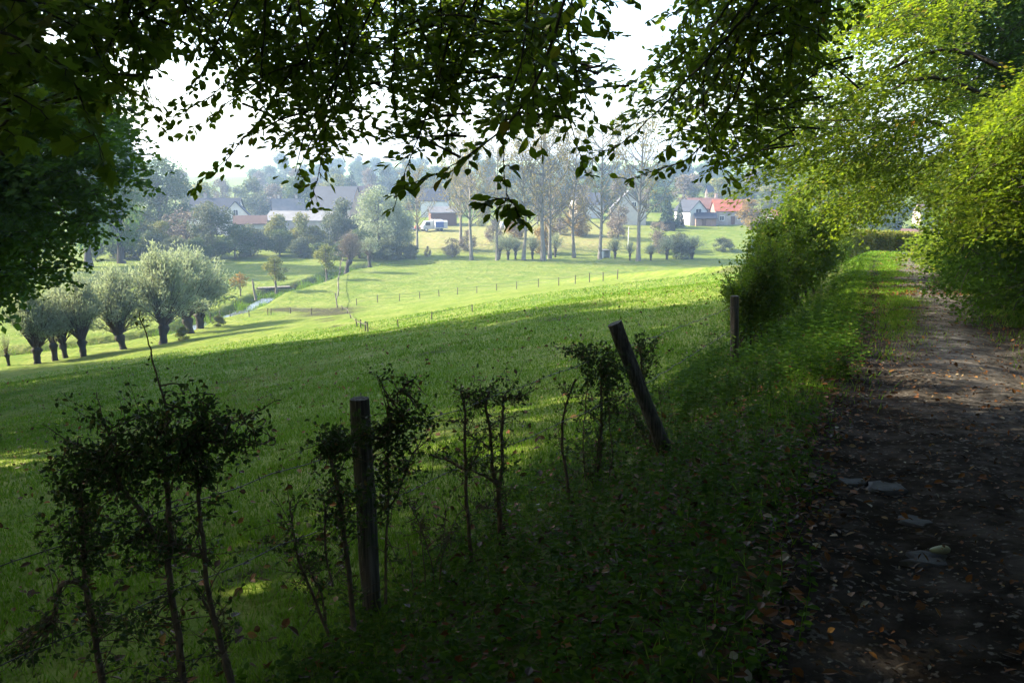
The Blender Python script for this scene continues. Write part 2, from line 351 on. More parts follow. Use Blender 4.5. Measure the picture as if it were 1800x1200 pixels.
def mk_willow(seed, Hh, Rr, nsh=95, th=.26, lm=None, n_l=95):
    """a pollard willow: stout knobbly trunk, a fan of shoots from its head, narrow leaves"""
    global rng
    keep = rng; rng = np.random.default_rng(seed)
    tk = Mesh(); hd = np.array([rng.normal(0, .03)*Hh, rng.normal(0, .03)*Hh, th*Hh])
    b = curve([(0, 0, -.3), hd*[.2, .2, .5], hd], 8)
    tube(tk, b, np.array([.066, .050, .043, .041, .044, .054, .072, .045])*Hh, 9, 0, .09)
    cr = Mesh(); PP = []; AA = []
    for k in range(nsh):
        a = rng.uniform(0, 2*np.pi); tilt = np.clip(abs(rng.normal(0, .50)), 0, 1.15); L = (Hh-hd[2])*rng.uniform(.72, 1.05)*(1-.18*tilt)
        d = np.array([math.sin(tilt)*math.cos(a), math.sin(tilt)*math.sin(a), math.cos(tilt)])
        d[:2] *= Rr/(Hh*.52)
        s = hd+np.array([math.cos(a), math.sin(a), 0])*.05*Hh*rng.random()
        e = s+d*L; md = s+d*L*.5+[0, 0, .05*L]; e[2] -= .10*L*tilt
        c = curve([s, md, e], 8, .008*Hh); tube(cr, c, np.linspace(.008*Hh, .0015*Hh, 8), 4, 1)
        t = rng.random(n_l)**.75*.93+.1; t = np.where(t < .38, .38+.62*rng.random(n_l), t)
        q = np.stack([np.interp(t*7, np.arange(8), c[:, i]) for i in range(3)], 1)
        q += rng.normal(0, .026*Hh, q.shape)*(.3+t)[:, None]
        PP.append(q); AA.append(nrm(np.repeat(nrm(e-s)[None], n_l, 0)+rng.normal(0, .55, q.shape)))
    P = np.concatenate(PP); A = np.concatenate(AA)
    cl = .5+.5*np.sin(P[:, 0]*2.1+1)*np.sin(P[:, 1]*1.9)*np.sin(P[:, 2]*1.7)
    leaves(cr, P, A, nrm(rng.normal(0, 1, P.shape)+[0, 0, .5]), .040*Hh*rng.uniform(.6, 1.4, len(P)), NARROW, 0, np.clip(.4*cl+.6*rng.random(len(P)), 0, 1))
    r = (tk.data('trunk', MBD), cr.data('crown', [lm or L_willow, MBR])); rng = keep; return r
def mk_poplar(seed, Hh, Rr, n=1900):
    """a tall half-bare poplar: pale leaning trunk, ascending thin limbs, thin yellowing leaves"""
    global rng
    keep = rng; rng = np.random.default_rng(seed)
    tk = Mesh(); ln = rng.normal(0, .018, 2)*Hh
    b = curve([(0, 0, -.5), (-ln[0], -ln[1], Hh*.3), (ln[0]*.5, ln[1]*.5, Hh*.65), (ln[0], ln[1], Hh)], 16, .0025*Hh)
    tube(tk, b, np.linspace(.0155, .0013, 16)*Hh*np.array([1.5, 1.15]+[1]*14), 8, 0, .04)
    pts = []; cr = Mesh()
    for k in range(40):
        h = rng.uniform(.24, .96); s = np.array([np.interp(h*15, np.arange(16), b[:, i]) for i in range(3)])
        a = rng.uniform(0, 6.28); L = Rr*rng.uniform(.7, 1.25)*(1.15-.75*h)*1.25
        e = s+np.array([math.cos(a)*L, math.sin(a)*L, L*rng.uniform(.7, 1.7)])
        c = curve([s, s*.5+e*.5+[math.cos(a)*.12*L, math.sin(a)*.12*L, -.1*L], e], 7, .004*Hh)
        tube(tk, c, np.linspace(.0062, .0012, 7)*Hh*(1.1-.6*h), 4)
        for j in range(6):
            q = c[rng.integers(2, 7)]; e2 = q+nrm(nrm(e-s)+rng.normal(0, .55, 3)+[0, 0, .25])*L*rng.uniform(.25, .5)
            tube(cr, curve([q, e2], 4, .003*Hh), np.linspace(.0018, .0007, 4)*Hh, 3, 1); pts.append((q, e2))
    idx = rng.integers(0, len(pts), n); t = rng.random(n)[:, None]
    Q0 = np.array([a for a, _ in pts])[idx]; Q1 = np.array([b_ for _, b_ in pts])[idx]
    P = Q0+(Q1-Q0)*t+rng.normal(0, .018*Hh, (n, 3))
    leaves(cr, P, rng.normal(0, 1, P.shape)+[0, 0, -.6], rng.normal(0, 1, P.shape), .0135*Hh*rng.uniform(.6, 1.4, n), CARD, 0)
    r = (tk.data('trunk', MBP), cr.data('crown', [L_pop, MBP])); rng = keep; return r
def mk_conifer(seed, Hh, Rr, n=2500):
    global rng
    keep = rng; rng = np.random.default_rng(seed)
    tk = Mesh(); tube(tk, [(0, 0, -.3), (0, 0, Hh*.5), (0, 0, Hh*.98)], [.02*Hh, .013*Hh, .003*Hh], 6)
    cr = Mesh(); h = 1-rng.random(n)**.55*.97; lay = np.sin(h*70)*.12+1
    a = rng.uniform(0, 6.28, n); r = Rr*(1-h)*lay*rng.random(n)**.35*(1+.2*np.sin(a*5+h*20))
    P = np.stack([np.cos(a)*r, np.sin(a)*r, Hh*(.04+h*.95)-.25*r], 1); out = np.stack([np.cos(a), np.sin(a), a*0-.35], 1)
    leaves(cr, P, out+rng.normal(0, .3, P.shape), rng.normal(0, .5, P.shape)+[0, 0, 1], .07*Hh*rng.uniform(.5, 1.2, n)*(.5+.5*(1-h)), CARD, 0)
    rr = (tk.data('trunk', MBD), cr.data('crown', L_con)); rng = keep; return rr
KIND = {
 'dome': mk_broad(1, 18, 7.0, 11000, .42, L_mid, MB, .06, 26), 'domeyel': mk_broad(2, 13, 5, 6500, .40, L_yel, MB, .05, 18),
 'round': mk_broad(3, 9, 4.2, 6000, .33, L_grey, MB, .10, 18), 'bushy': mk_broad(4, 7, 4.5, 5500, .36, L_mid, MB, .02, 16),
 'bushy2': mk_broad(5, 6.5, 4, 4800, .34, L_grey, MB, .02, 15), 'yellow': mk_broad(6, 6.5, 3.6, 4200, .34, L_yel, MB, .03, 14),
 'rust': mk_broad(7, 7.5, 3.8, 4200, .33, L_rust, MB, .06, 14), 'twiggy': mk_broad(8, 7, 3.6, 3000, .28, L_brown, MB, .05, 16),
 'far': mk_broad(9, 14, 6, 3600, .62, L_mid, MB, .04, 18), 'farg': mk_broad(10, 13, 5.6, 3400, .60, L_grey, MB, .04, 17),
 'farr': mk_broad(12, 12, 5.2, 3200, .58, L_yel, MB, .04, 15), 'fart': mk_broad(13, 15, 5, 3000, .5, L_brown, MBP, .08, 18),
 'sap': mk_broad(14, 5, 1.9, 1500, .24, L_yel, MB, .32, 9), 'weep': mk_broad(15, 14, 6, 9500, .36, L_willow, MB, .04, 24),
 'willow': mk_willow(21, 9, 4.0, 120, .20), 'willow2': mk_willow(22, 9, 4.4, 125, .18), 'willow3': mk_willow(23, 8, 3.3, 95, .22), 'thinwillow': mk_willow(24, 5, 1.6, 16, .35, None, 22),
 'pollard': mk_willow(25, 4.5, 2.1, 60, .32, L_willow, 45), 'pinkpollard': mk_willow(26, 6.5, 2.6, 120, .3, L_brown, 50),
 'pop': mk_poplar(31, 26, 5.2), 'pop2': mk_poplar(32, 25, 4.8, 2200), 'pop3': mk_poplar(33, 24, 5.0, 1500),
 'orange': mk_broad(16, 4, 1.7, 700, .24, L_rust, MB, .52, 9), 'tall': mk_broad(17, 20, 5.6, 15000, .34, L_dark, MBD, .16, 30, .6), 'con': mk_conifer(41, 10, 2.4),
}
KH = dict(tall=20, orange=4, dome=18, domeyel=13, round=9, bushy=7, bushy2=6.5, yellow=6.5, rust=7.5, twiggy=7, far=14, farg=13, farr=12, fart=15, sap=5, weep=14, willow=9, willow2=9,
          willow3=8, thinwillow=5, pollard=4.5, pinkpollard=6.5, pop=26, pop2=25, pop3=24, con=10)
def tree(kind, p, h, label, group=None, name='tree', cat='tree', wide=1., rz=None):
    k = h/KH[kind]
    t = thing(name, p, label, cat, group, rng.uniform(0, 6.28) if rz is None else rz, (k*wide, k*wide, k))
    for nm, me in zip(('trunk', 'crown'), KIND[kind]): link(nm, me, t)
    return t
def hpx(p, px): return px/F*(p[1]*CP-p[2]*SP)

# pollard willows along the stream, left
WG = 'pollard willows along the stream'
for px, py, top, kind, wd, lab in [
    (16, 643, 583, 'thinwillow', 1.0, 'small thin pollard willow with few shoots at the left picture edge'),
    (66, 639, 512, 'willow3', 1.0, 'silvery pollard willow with a leaning thick trunk, second from the left end of the row'),
    (97, 634, 545, 'thinwillow', 1.2, 'slight pollard willow with a crooked forked trunk in front of its bigger neighbours'),
    (115, 629, 503, 'willow', .75, 'narrow pollard willow crowded between a crooked slight one and a spindly one'),
    (147, 627, 495, 'willow3', .9, 'pollard willow with bare lower shoots fanning like a vase, left of a free-standing willow'),
    (217, 614, 480, 'willow2', .95, 'free-standing round pollard willow with a forked head, mid row'),
    (287, 604, 450, 'willow', .95, 'tall silvery pollard willow leaning over the stream bend, biggest crown facing us'),
    (335, 586, 446, 'willow2', 1.0, 'largest pollard willow with a pale feathery top, beside the bright water'),
    (352, 577, 452, 'willow3', 1.15, 'pollard willow with yellowish tips at the far right end of the row')]:
    p = gp(px, py, H0); tree(kind, p, hpx(p, py-top)*1.06, lab, WG, 'pollard_willow', 'tree', wd*.97)
for px, py, h, kind, lab, nm in [
    (322, 598, 24, 'yellow', 'low pale green bush on the stream bank below the tall willows', 'bush'),
    (423, 520, 40, 'orange', 'small young tree with orange leaves on a thin bare stem', 'young_tree'),
    (486, 511, 62, 'sap', 'small leafy green and yellow tree beside the footbridge', 'young_tree'),
    (575, 491, 62, 'sap', 'spreading young tree at the head of the ditch, left of the round pollard', 'young_tree'),
    (609, 478, 68, 'pinkpollard', 'round pinkish grey pollard tree at the corner of the pasture', 'pollard_tree'),
    (650, 466, 52, 'pollard', 'small tree with whitish leaf tufts in the shade of the grove', 'young_tree'),
    (518, 507, 9, 'bushy2', 'tiny round bush on the edge of the ditch', 'bush'),
    (384, 574, 20, 'bushy2', 'low dark bush under the last willow of the row', 'bush')]:
    p = gp(px, py, H0); tree(kind, p, hpx(p, h), lab, None, nm, 'bush' if 'bush' in nm else 'tree', 1.15)
# poplars along the far side of the pasture
for px, py, top, kind, lab in [
    (733, 437, 300, 'pop3', 'dark leaning poplar trunk at the right edge of the grove'),
    (810, 428, 262, 'pop2', 'pale poplar standing back from the row on the orchard slope'),
    (829, 457, 240, 'pop', 'poplar with a leaning trunk, first of the row beside the shaded slope'),
    (874, 458, 265, 'pop3', 'poplar with a short forked lean, second of the front row'),
    (920, 457, 245, 'pop2', 'straight poplar third in the front row, behind the hanging leaf tuft'),
    (955, 458, 205, 'pop', 'tallest poplar of the row, mid meadow edge, with a bare top'),
    (966, 455, 250, 'pop3', 'slender poplar close beside the tallest one'),
    (1009, 453, 235, 'pop2', 'poplar with a swept trunk foot right of the tallest one'),
    (1054, 456, 225, 'pop3', 'poplar beside the white animal shelter'),
    (1122, 459, 200, 'pop', 'stout poplar at the right end of the row with a pale forked crown')]:
    p = gp(px, py, H0); tree(kind, p, hpx(p, py-top), lab, 'tall poplars along the pasture', 'poplar_tree', 'tree', rng.uniform(.9, 1.1))
# low pollards and bushes between the poplars
for px, py, h, kind, wd, lab in [
    (878, 456, 44, 'pollard', 1, 'low pollard willow between the second and third poplar, in a close pair, left one'),
    (893, 457, 46, 'pollard', 1.1, 'low pollard willow between the second and third poplar, in a close pair, right one'),
    (906, 456, 40, 'pollard', 1, 'low pollard willow just left of the third poplar'),
    (936, 456, 42, 'pollard', 1, 'low pollard willow between the third poplar and the tallest one'),
    (976, 452, 44, 'pollard', 1, 'low pollard willow just right of the slender poplar'),
    (1081, 455, 38, 'pollard', 1.1, 'round headed low pollard right of the animal shelter'),
    (1107, 458, 34, 'pollard', 1, 'squat pollard willow beside the stout end poplar, left side'),
    (1144, 458, 30, 'pollard', 1.2, 'squat pollard willow beside the stout end poplar, right side'),
    (1172, 456, 42, 'pollard', 1.2, 'grey pollard willow left of the wide leaning one'),
    (1198, 455, 36, 'bushy2', 1.1, 'pale grey bush at the foot of the wide leaning willow'),
    (1216, 455, 42, 'pollard', 1.7, 'wide round pollard willow leaning on a bent trunk'),
    (1192, 440, 32, 'bushy2', 1.2, 'pale bush behind the wide leaning willow'),
    (1270, 441, 24, 'bushy2', 1.5, 'smooth round grey bush alone on the meadow edge'),
    (1330, 441, 20, 'bushy', 1.6, 'low dark bush right of the round grey bush'),
    (1158, 445, 56, 'twiggy', .9, 'thin brown bush behind the stout end poplar'),
    (795, 452, 34, 'twiggy', 1.2, 'brown thicket at the foot of the shaded slope'),
    (822, 440, 36, 'twiggy', 1.1, 'brown twiggy bush by the first poplar of the row'),
    (958, 447, 66, 'rust', .8, 'rusty leafed young tree in front of the tallest poplar'),
    (1086, 420, 58, 'twiggy', 1.0, 'bare brown fruit tree before the pale gabled house'),
    (1015, 415, 52, 'rust', 1.1, 'yellow brown fruit tree beside the swept poplar'),
    (868, 425, 40, 'twiggy', 1.0, 'bare fruit tree on the orchard slope behind the second poplar'),
    (905, 420, 46, 'rust', 1.0, 'yellowish fruit tree on the orchard slope below the trailer'),
    (985, 412, 44, 'twiggy', 1.1, 'bare fruit tree high on the orchard slope')]:
    p = gp(px, py, H0); tree(kind, p, hpx(p, h), lab, 'low trees along the pasture edge', 'pollard_willow' if kind == 'pollard' else 'bush' if 'bush' in lab or 'thicket' in lab else 'fruit_tree', 'tree', wd)
# the grove left of centre, each tree or bush by itself
for px, d, top, kind, wd, lab in [
    (286, 205, 268, 'dome', 1.05, 'huge dome shaped blue green tree above the grove'),
    (236, 196, 330, 'domeyel', 1.0, 'yellow green tree leaning against the huge dome tree'),
    (200, 178, 398, 'bushy', 1.3, 'broad dark bush nearest the leafy tree at the picture edge'),
    (168, 174, 430, 'bushy', 1.2, 'low dark green bush at the left end of the grove'),
    (236, 180, 378, 'yellow', 1.3, 'yellow tipped bush below the huge dome tree'),
    (262, 176, 408, 'bushy', 1.2, 'dark rounded bush above the tall willows'),
    (290, 178, 386, 'domeyel', .8, 'yellow brown bush with a light top below the huge dome tree'),
    (326, 183, 368, 'twiggy', 1.3, 'grey brown twiggy bush between the huge dome tree and the round grey tree'),
    (310, 172, 415, 'bushy2', 1.2, 'grey green bush beneath the twiggy one'),
    (376, 178, 356, 'round', 1.0, 'round grey green tree in front of the white gabled farmhouse'),
    (350, 171, 420, 'bushy', 1.1, 'dark bush at the foot of the round grey tree, left side'),
    (414, 177, 398, 'bushy', 1.1, 'dark green bush at the foot of the round grey tree, right side'),
    (440, 182, 395, 'bushy2', 1.1, 'grey bush under the rusty roofed barn'),
    (486, 190, 378, 'yellow', .8, 'slim light green bush at the corner of the long barn'),
    (492, 183, 405, 'bushy', 1.2, 'dark bush below the corner of the long barn'),
    (530, 186, 372, 'farr', .7, 'yellowish tree before the long barn wall, left one'),
    (556, 186, 398, 'yellow', 1.2, 'yellow green hedge bush below the long barn'),
    (590, 184, 372, 'round', .9, 'dark green round tree before the right end of the long barn'),
    (612, 188, 350, 'farg', .8, 'grey leafed tree below the slate roofed brick barn'),
    (632, 178, 405, 'bushy', 1.3, 'dark bush beneath the pale weeping tree, left side'),
    (668, 182, 325, 'weep', .95, 'pale weeping tree at the right end of the grove'),
    (704, 184, 345, 'weep', .75, 'second pale weeping tree, smaller, beside the leaning poplar trunk'),
    (600, 174, 430, 'bushy', 1.2, 'low dark bush behind the round pinkish pollard'),
    (690, 176, 415, 'bushy2', 1.2, 'grey green bush beneath the smaller weeping tree'),
    (655, 174, 432, 'bushy', 1.2, 'low dark bush behind the whitish tufted tree'),
    (722, 178, 428, 'bushy2', 1.0, 'grey bush at the foot of the shaded slope'),
    (565, 176, 428, 'bushy', 1.1, 'dark bush above the ditch head'),
    (530, 180, 415, 'bushy2', 1.0, 'grey green bush beside the garden steps'),
    (752, 182, 432, 'twiggy', .8, 'thin brown bush on the shaded slope')]:
    p = gd(px, d); r_top = ray(px, top); h = r_top[2]*d-p[2]
    tree(kind, p, h, lab, 'trees and bushes of the grove', 'bush' if 'bush' in lab else 'tree', 'bush' if 'bush' in lab else 'tree', wd)
for x, y, h, lab in [(-77, 168, 31, 'tall tree of the valley floor behind the leafy edge tree, farthest of four'), (-80, 161, 32, 'tall tree of the valley floor behind the leafy edge tree, second farthest of four'), (-86, 153, 31, 'tall tree of the valley floor behind the leafy edge tree, second nearest of four'), (-88, 145, 27, 'tall tree of the valley floor behind the leafy edge tree, nearest of four')]:
    tree('tall', (x, y, hz(x, y)), h, lab, None, 'tree', 'tree', .68)
# trees on the slopes behind the village
specs = []
r2 = np.random.default_rng(99)
for d, top0, step, x0, x1, kinds in [(285, 318, 30, 330, 1500, ['far', 'farg', 'fart', 'farr']), (350, 303, 31, 330, 1750, ['far', 'farg', 'fart', 'far']),
                                     (440, 290, 29, 380, 1850, ['far', 'far', 'farg']), (540, 279, 27, 470, 1850, ['far', 'farg', 'far'])]:
    x = x0
    while x < x1:
        specs.append((x+r2.uniform(-9, 9), d+r2.uniform(-22, 22), top0+r2.uniform(-13, 12), kinds[r2.integers(len(kinds))])); x += step*r2.uniform(.7, 1.3)
HL = {'far': 'dark green rounded tree in the hazy wood on the slope behind the village', 'farg': 'grey green rounded tree in the hazy wood on the slope behind the village',
      'fart': 'half bare brownish tree in the hazy wood on the slope behind the village', 'farr': 'yellow green tree in the hazy wood on the slope behind the village'}
for x, d, top, kind in specs:
    if 330 < x < 430 and d > 330: continue
    p = gd(x, d); h = np.clip(ray(x, top)[2]*d-p[2], 5, 26)
    tree(kind, p, h, HL[kind], 'wooded slope behind the village, '+{'far': 'dark green', 'farg': 'grey green', 'fart': 'half bare', 'farr': 'yellow green'}[kind], 'hillside_tree', 'tree', np.clip(13/h, .75, 1.5)*r2.uniform(.9, 1.15))
for px, d, top, kind, wd, lab in [
    (1172, 226, 338, 'con', 1, 'dark conifer left of the white gabled house, taller of two'), (1194, 228, 352, 'con', .8, 'slim dark conifer touching the white gabled house'),
    (620, 300, 298, 'con', 1, 'small pointed conifer behind the slate barn, left of a pair'), (612, 305, 305, 'con', 1, 'small pointed conifer behind the slate barn, right of a pair'),
    (594, 310, 304, 'farr', .7, 'small round yellow tree on the slope above the slate barn'),
    (1320, 222, 352, 'rust', 1.2, 'yellow brown tree between the two red roofed houses'),
    (1290, 270, 332, 'farr', 1, 'golden tree behind the red roofed barn'),
    (1402, 230, 350, 'farg', 1, 'grey tree right of the small red roofed house'),
    (1570, 190, 345, 'far', 1, 'bluish dark tree left of the house seen over the path'), (1640, 190, 358, 'far', .9, 'dark tree right of the house seen over the path'),
    (1500, 180, 372, 'farg', 1, 'hazy grey tree above the sunlit hedge'), (1535, 200, 352, 'farg', 1, 'hazy pale tree further above the sunlit hedge'),
    (1455, 200, 350, 'farr', 1, 'hazy yellowish tree behind the fence hedge'), (1130, 240, 350, 'fart', .9, 'brown bare tree beside the pale gabled house'),
    (1078, 226, 372, 'twiggy', 1.2, 'brown garden tree left of the pale gabled house'), (945, 235, 345, 'fart', .8, 'half bare tree behind the orchard top'), (850, 232, 352, 'farr', .8, 'yellow brown tree right of the open shed'),
    (1020, 240, 340, 'fart', .9, 'half bare tree at the top of the orchard')]:
    p = gd(px, d); h = ray(px, top)[2]*d-p[2]
    tree(kind, p, h, lab, None, 'conifer_tree' if kind == 'con' else 'tree', 'tree', wd)

# ------------------------------------------------------------------ houses
def wallmat(name, c, brick=False, sc=4.):
    m, n, p = mat(name, .85)
    if brick:
        b = n.nodes.new('ShaderNodeTexBrick'); b.inputs['Scale'].default_value = sc
        b.inputs['Color1'].default_value = (*c, 1); b.inputs['Color2'].default_value = (*[v*.75 for v in c], 1); b.inputs['Mortar'].default_value = (.35, .32, .28, 1)
        tc = n.nodes.new('ShaderNodeTexCoord'); n.links.new(tc.outputs['Object'], b.inputs['Vector'])
        n.links.new(mixc(n, ramp(n, [(.4, (0,)*3), (.7, (.5,)*3)], noise(n, 1.2)), b.outputs[0], tuple(v*.7 for v in c)), p.inputs['Base Color'])
    else:
        n.links.new(ramp(n, [(.35, c), (.7, tuple(v*.82 for v in c))], noise(n, 1.1, 7)), p.inputs['Base Color'])
    return m
def roofmat(name, c, sc=3.):
    m, n, p = mat(name, .75)
    wv_ = n.nodes.new('ShaderNodeTexWave'); wv_.wave_type = 'BANDS'; wv_.bands_direction = 'Z'; wv_.inputs['Scale'].default_value = sc; wv_.inputs['Distortion'].default_value = 1
    tc = n.nodes.new('ShaderNodeTexCoord'); n.links.new(tc.outputs['Object'], wv_.inputs['Vector'])
    c0 = ramp(n, [(.3, c), (.75, tuple(v*.6 for v in c))], noise(n, .9, 8))
    n.links.new(mixc(n, ramp(n, [(0, (0,)*3), (.6, (.35,)*3)], wv_.outputs['Fac']), c0, tuple(v*.55 for v in c)), p.inputs['Base Color'])
    return m
W_white = wallmat('white_render', (.55, .54, .52)); W_brick = wallmat('pink_brick', (.38, .24, .18), True); W_red = wallmat('dull_red_brick', (.28, .17, .13), True)
W_cream = wallmat('cream_render', (.40, .38, .33)); R_slate = roofmat('slate_roof', (.03, .036, .052)); R_red = roofmat('red_tiles', (.33, .10, .055))
R_pale = roofmat('pale_sheet_roof', (.17, .168, .17)); R_brown = roofmat('brown_tiles', (.19, .105, .085)); R_rust = roofmat('rusty_roof', (.12, .072, .055)); R_grey = roofmat('grey_tiles', (.12, .12, .125))
G_glass = plain('window_glass', (.03, .035, .045), None, 2, .15); P_white = plain('white_frame', (.75, .75, .72)); P_door = plain('brown_door', (.12, .06, .035))
def house(name, px, d, Lx, Dy, wh, rh, wall, roof, label, rz=0, wins=(), door=None, chim=(), gablewins=(), z=None, cat='house', over=.35):
    """gabled building; ridge along local x; local -y faces the viewer"""
    p = gd(px, d)
    t = thing(name, p if z is None else (p[0], p[1], z), label, cat, None, rz)
    wm = Mesh(); prof = [(-Dy/2, -1.5), (Dy/2, -1.5), (Dy/2, wh), (0, wh+rh), (-Dy/2, wh)]
    prism(wm, prof, -Lx/2, Lx/2); wm.build('wall', wall, t)
    rm = Mesh(); th = .18; sl = rh/(Dy/2); o = over
    prism(rm, [(-Dy/2-o, wh-o*sl+.02), (0, wh+rh+.02), (Dy/2+o, wh-o*sl+.02), (Dy/2+o, wh-o*sl+.02+th), (0, wh+rh+.02+th*1.1), (-Dy/2-o, wh-o*sl+.02+th)], -Lx/2-o, Lx/2+o)
    r = rm.build('roof', roof, t)
    for cx, in [(c,) for c in chim]:
        cm = Mesh(); box(cm, (cx, .3, wh+rh+.45), (.7, .6, 1.7)); box(cm, (cx, .3, wh+rh+1.35), (.85, .75, .14)); cm.build('chimney', W_red, r)
    def win(cx, cz, sx, sz, face):
        fm = Mesh(); gm_ = Mesh(); D = Dy/2+.03 if face == 'y' else Lx/2+.03
        def bx(M, c, s):
            if face == 'y': box(M, (c[0], -D+c[1], c[2]), s)
            else:
                sg = 1 if face == 'x' else -1
                box(M, (sg*(D-c[1]), c[0], c[2]), (s[1], s[0], s[2]))
        for sx_ in (-1, 1): bx(fm, (cx+sx_*sx/2, 0, cz), (.12, .14, sz+.12))
        for sz_ in (-1, 1): bx(fm, (cx, -.01, cz+sz_*sz/2), (sx-.12, .16, .12))
        bx(fm, (cx, .01, cz), (.08, .1, sz-.12)); bx(gm_, (cx, .015, cz), (sx-.02, .05, sz-.02))
        f = fm.build('window', P_white, t); gm_.build('pane', G_glass, f)
    for a in wins: win(*a, 'y')
    for a in gablewins: win(*a[:4], a[4])
    if door:
        dm = Mesh(); box(dm, (door, -Dy/2-.03, 1.05), (1.1, .12, 2.1)); dm.build('door', P_door, t)
    return t
house('farmhouse', 384, 238, 13, 9, 5.0, 4.2, W_white, R_slate, 'slate roofed farmhouse with a white gable behind the round grey tree', .05, [(3, 3, 1.1, 1.3)], None, (-3,), [(0, 5.6, 1.3, 1.5, 'x')])
house('gabled_annex', 418, 232, 6.2, 6.6, 5.2, 3.6, W_white, R_slate, 'white gable end with a small attic window facing the meadow', R(90)+.25, [], None, (), [(0, 6.0, 1.2, 1.5, '-x')])
house('barn', 442, 214, 7.5, 6, 4.2, 1.7, W_cream, R_rust, 'small barn with a rusty red roof left of the long barn', .25, (), None, ())
house('long_barn', 534, 222, 16.5, 10, 4.6, 2.0, W_brick, R_pale, 'long low barn with a pale sheet roof and pinkish brick walls', -.12, [(-3, 2.6, 1.1, 1.1)], 2.5, ())
house('brick_barn', 594, 246, 12.8, 9, 6.2, 5.6, W_brick, R_slate, 'tall brick barn with a steep dark slate roof', -.30, (), None, ())
house('village_house', 508, 264, 9, 8, 4.4, 3.6, W_brick, R_grey, 'grey roofed village house with two chimneys behind the long barn', .3, [(0, 2.6, 1.2, 1.3)], None, (-2.6, 2.6))
house('village_house', 470, 280, 9, 7, 4.5, 3.4, W_cream, R_slate, 'dark roofed house half hidden behind the village chimneys', 0, (), None, ())
house('village_house', 196, 205, 10, 8, 4.6, 3.6, W_red, R_slate, 'dim grey house glimpsed under the leafy tree at the picture edge', 0.1, [(-2, 3.4, 1.3, 1.3), (2, 3.4, 1.3, 1.3)], 0, (2,))
house('village_house', 644, 300, 7, 7, 5.5, 3.5, W_brick, R_brown, 'small brown house standing high behind the slate roofed barn', 0, (), None, ())
house('open_shed', 778, 236, 7, 6, 3.3, 1.3, P_door, R_pale, 'open farm shed with a pale roof beside the parked vehicles', .2, (), None, (), cat='shed')
house('village_house', 765, 262, 8, 7, 4.6, 3.2, W_white, R_slate, 'white walled house with a dark roof behind the open shed', 0, (), None, ())
house('gabled_house', 1103, 238, 10, 9.5, 4.0, 4.6, W_cream, R_grey, 'pale gabled house behind the stout end poplar', R(90)-.1, (), None, (), [(-1.5, 5.2, 1.2, 1.3, '-x'), (1.5, 2.2, 1.3, 1.3, '-x')])
house('village_house', 1030, 255, 8, 7, 4.0, 3.0, W_white, R_grey, 'small white house seen between two poplars at the orchard top', .3, (), None, ())
house('white_house', 1213, 236, 8, 5.2, 3.6, 2.6, W_white, R_slate, 'white gabled house with a dark framed window beside the slim conifer', R(90)+.35, (), None, (), [(0, 3.4, 1.8, 1.5, '-x'), (0, 1.2, 2.2, 1.2, '-x')])
house('brown_roofed_house', 1235, 243, 8.5, 7, 3.6, 2.6, W_red, R_brown, 'low house with a brown roof between the white gable and the red barn', 0, (), None, (3.6,))
house('red_roofed_barn', 1280, 236, 8.6, 6.5, 3.6, 2.7, W_red, R_red, 'brick barn with a bright red tiled roof above the small green field', 0, [(-2.6, 1.6, 1.2, 1.2), (2.4, 1.6, 1.6, .9)], .4, ())
house('red_roofed_house', 1371, 222, 5.2, 5.5, 2.9, 2.0, W_white, R_red, 'small white house with a red roof behind the fence hedge', .1, [(0, 1.5, 1.1, 1.1)], None, ())
house('low_annex', 1238, 232, 5.4, 3.6, 2.0, 1.2, W_red, R_slate, 'low dark roofed outbuilding joined before the brown roofed house', 0, (), -.5, (), cat='shed')
house('brown_house', 1607, 182, 5.4, 6, 2.6, 3.0, W_red, R_brown, 'house with a dark brown roof framed by leaves above the path', -.3, [(0, 2.2, 1.1, 1.2)], None, ())
house('pale_house', 1626, 235, 5, 5, 3.6, 2.2, W_red, R_rust, 'pale distant house higher up behind the brown roofed one', 0, (), None, ())
house('hill_house', 1258, 330, 7, 6, 2.6, 2.6, W_red, R_slate, 'dark roofed house high on the wooded slope under the hanging leaves', 0, (), None, ())

# vehicles and yard things
V_white = plain('white_paint', (.46, .47, .48), None, 1, .3); V_blue = plain('blue_tarp', (.06, .11, .30), None, 2, .6); V_tyre = plain('tyre_rubber', (.02, .02, .02)); V_redm = plain('red_machine_paint', (.30, .07, .04), None, 2, .5)
def wheels(t, xs, yw, r):
    for x in xs:
        for sgn in (-1, 1):
            m = Mesh(); a = np.linspace(0, 2*np.pi, 15)[:-1]
            ring = np.stack([x+r*np.cos(a), 0*a, r+r*np.sin(a)], 1)
            A_ = ring+[0, sgn*yw-.1, 0]; B_ = ring+[0, sgn*yw+.1, 0]; k = np.arange(14)
            m.add(np.concatenate([A_, B_]), np.stack([k, (k+1) % 14, 14+(k+1) % 14, 14+k], 1)); m.add(A_, [list(range(14))[::-1]]); m.add(B_, [list(range(14))])
            wo = m.build('wheel', V_tyre, t); h = Mesh(); tube(h, [(x, sgn*yw-.13, r), (x, sgn*yw+.13, r)], r*.55, 10); h.build('rim', P_white, wo)
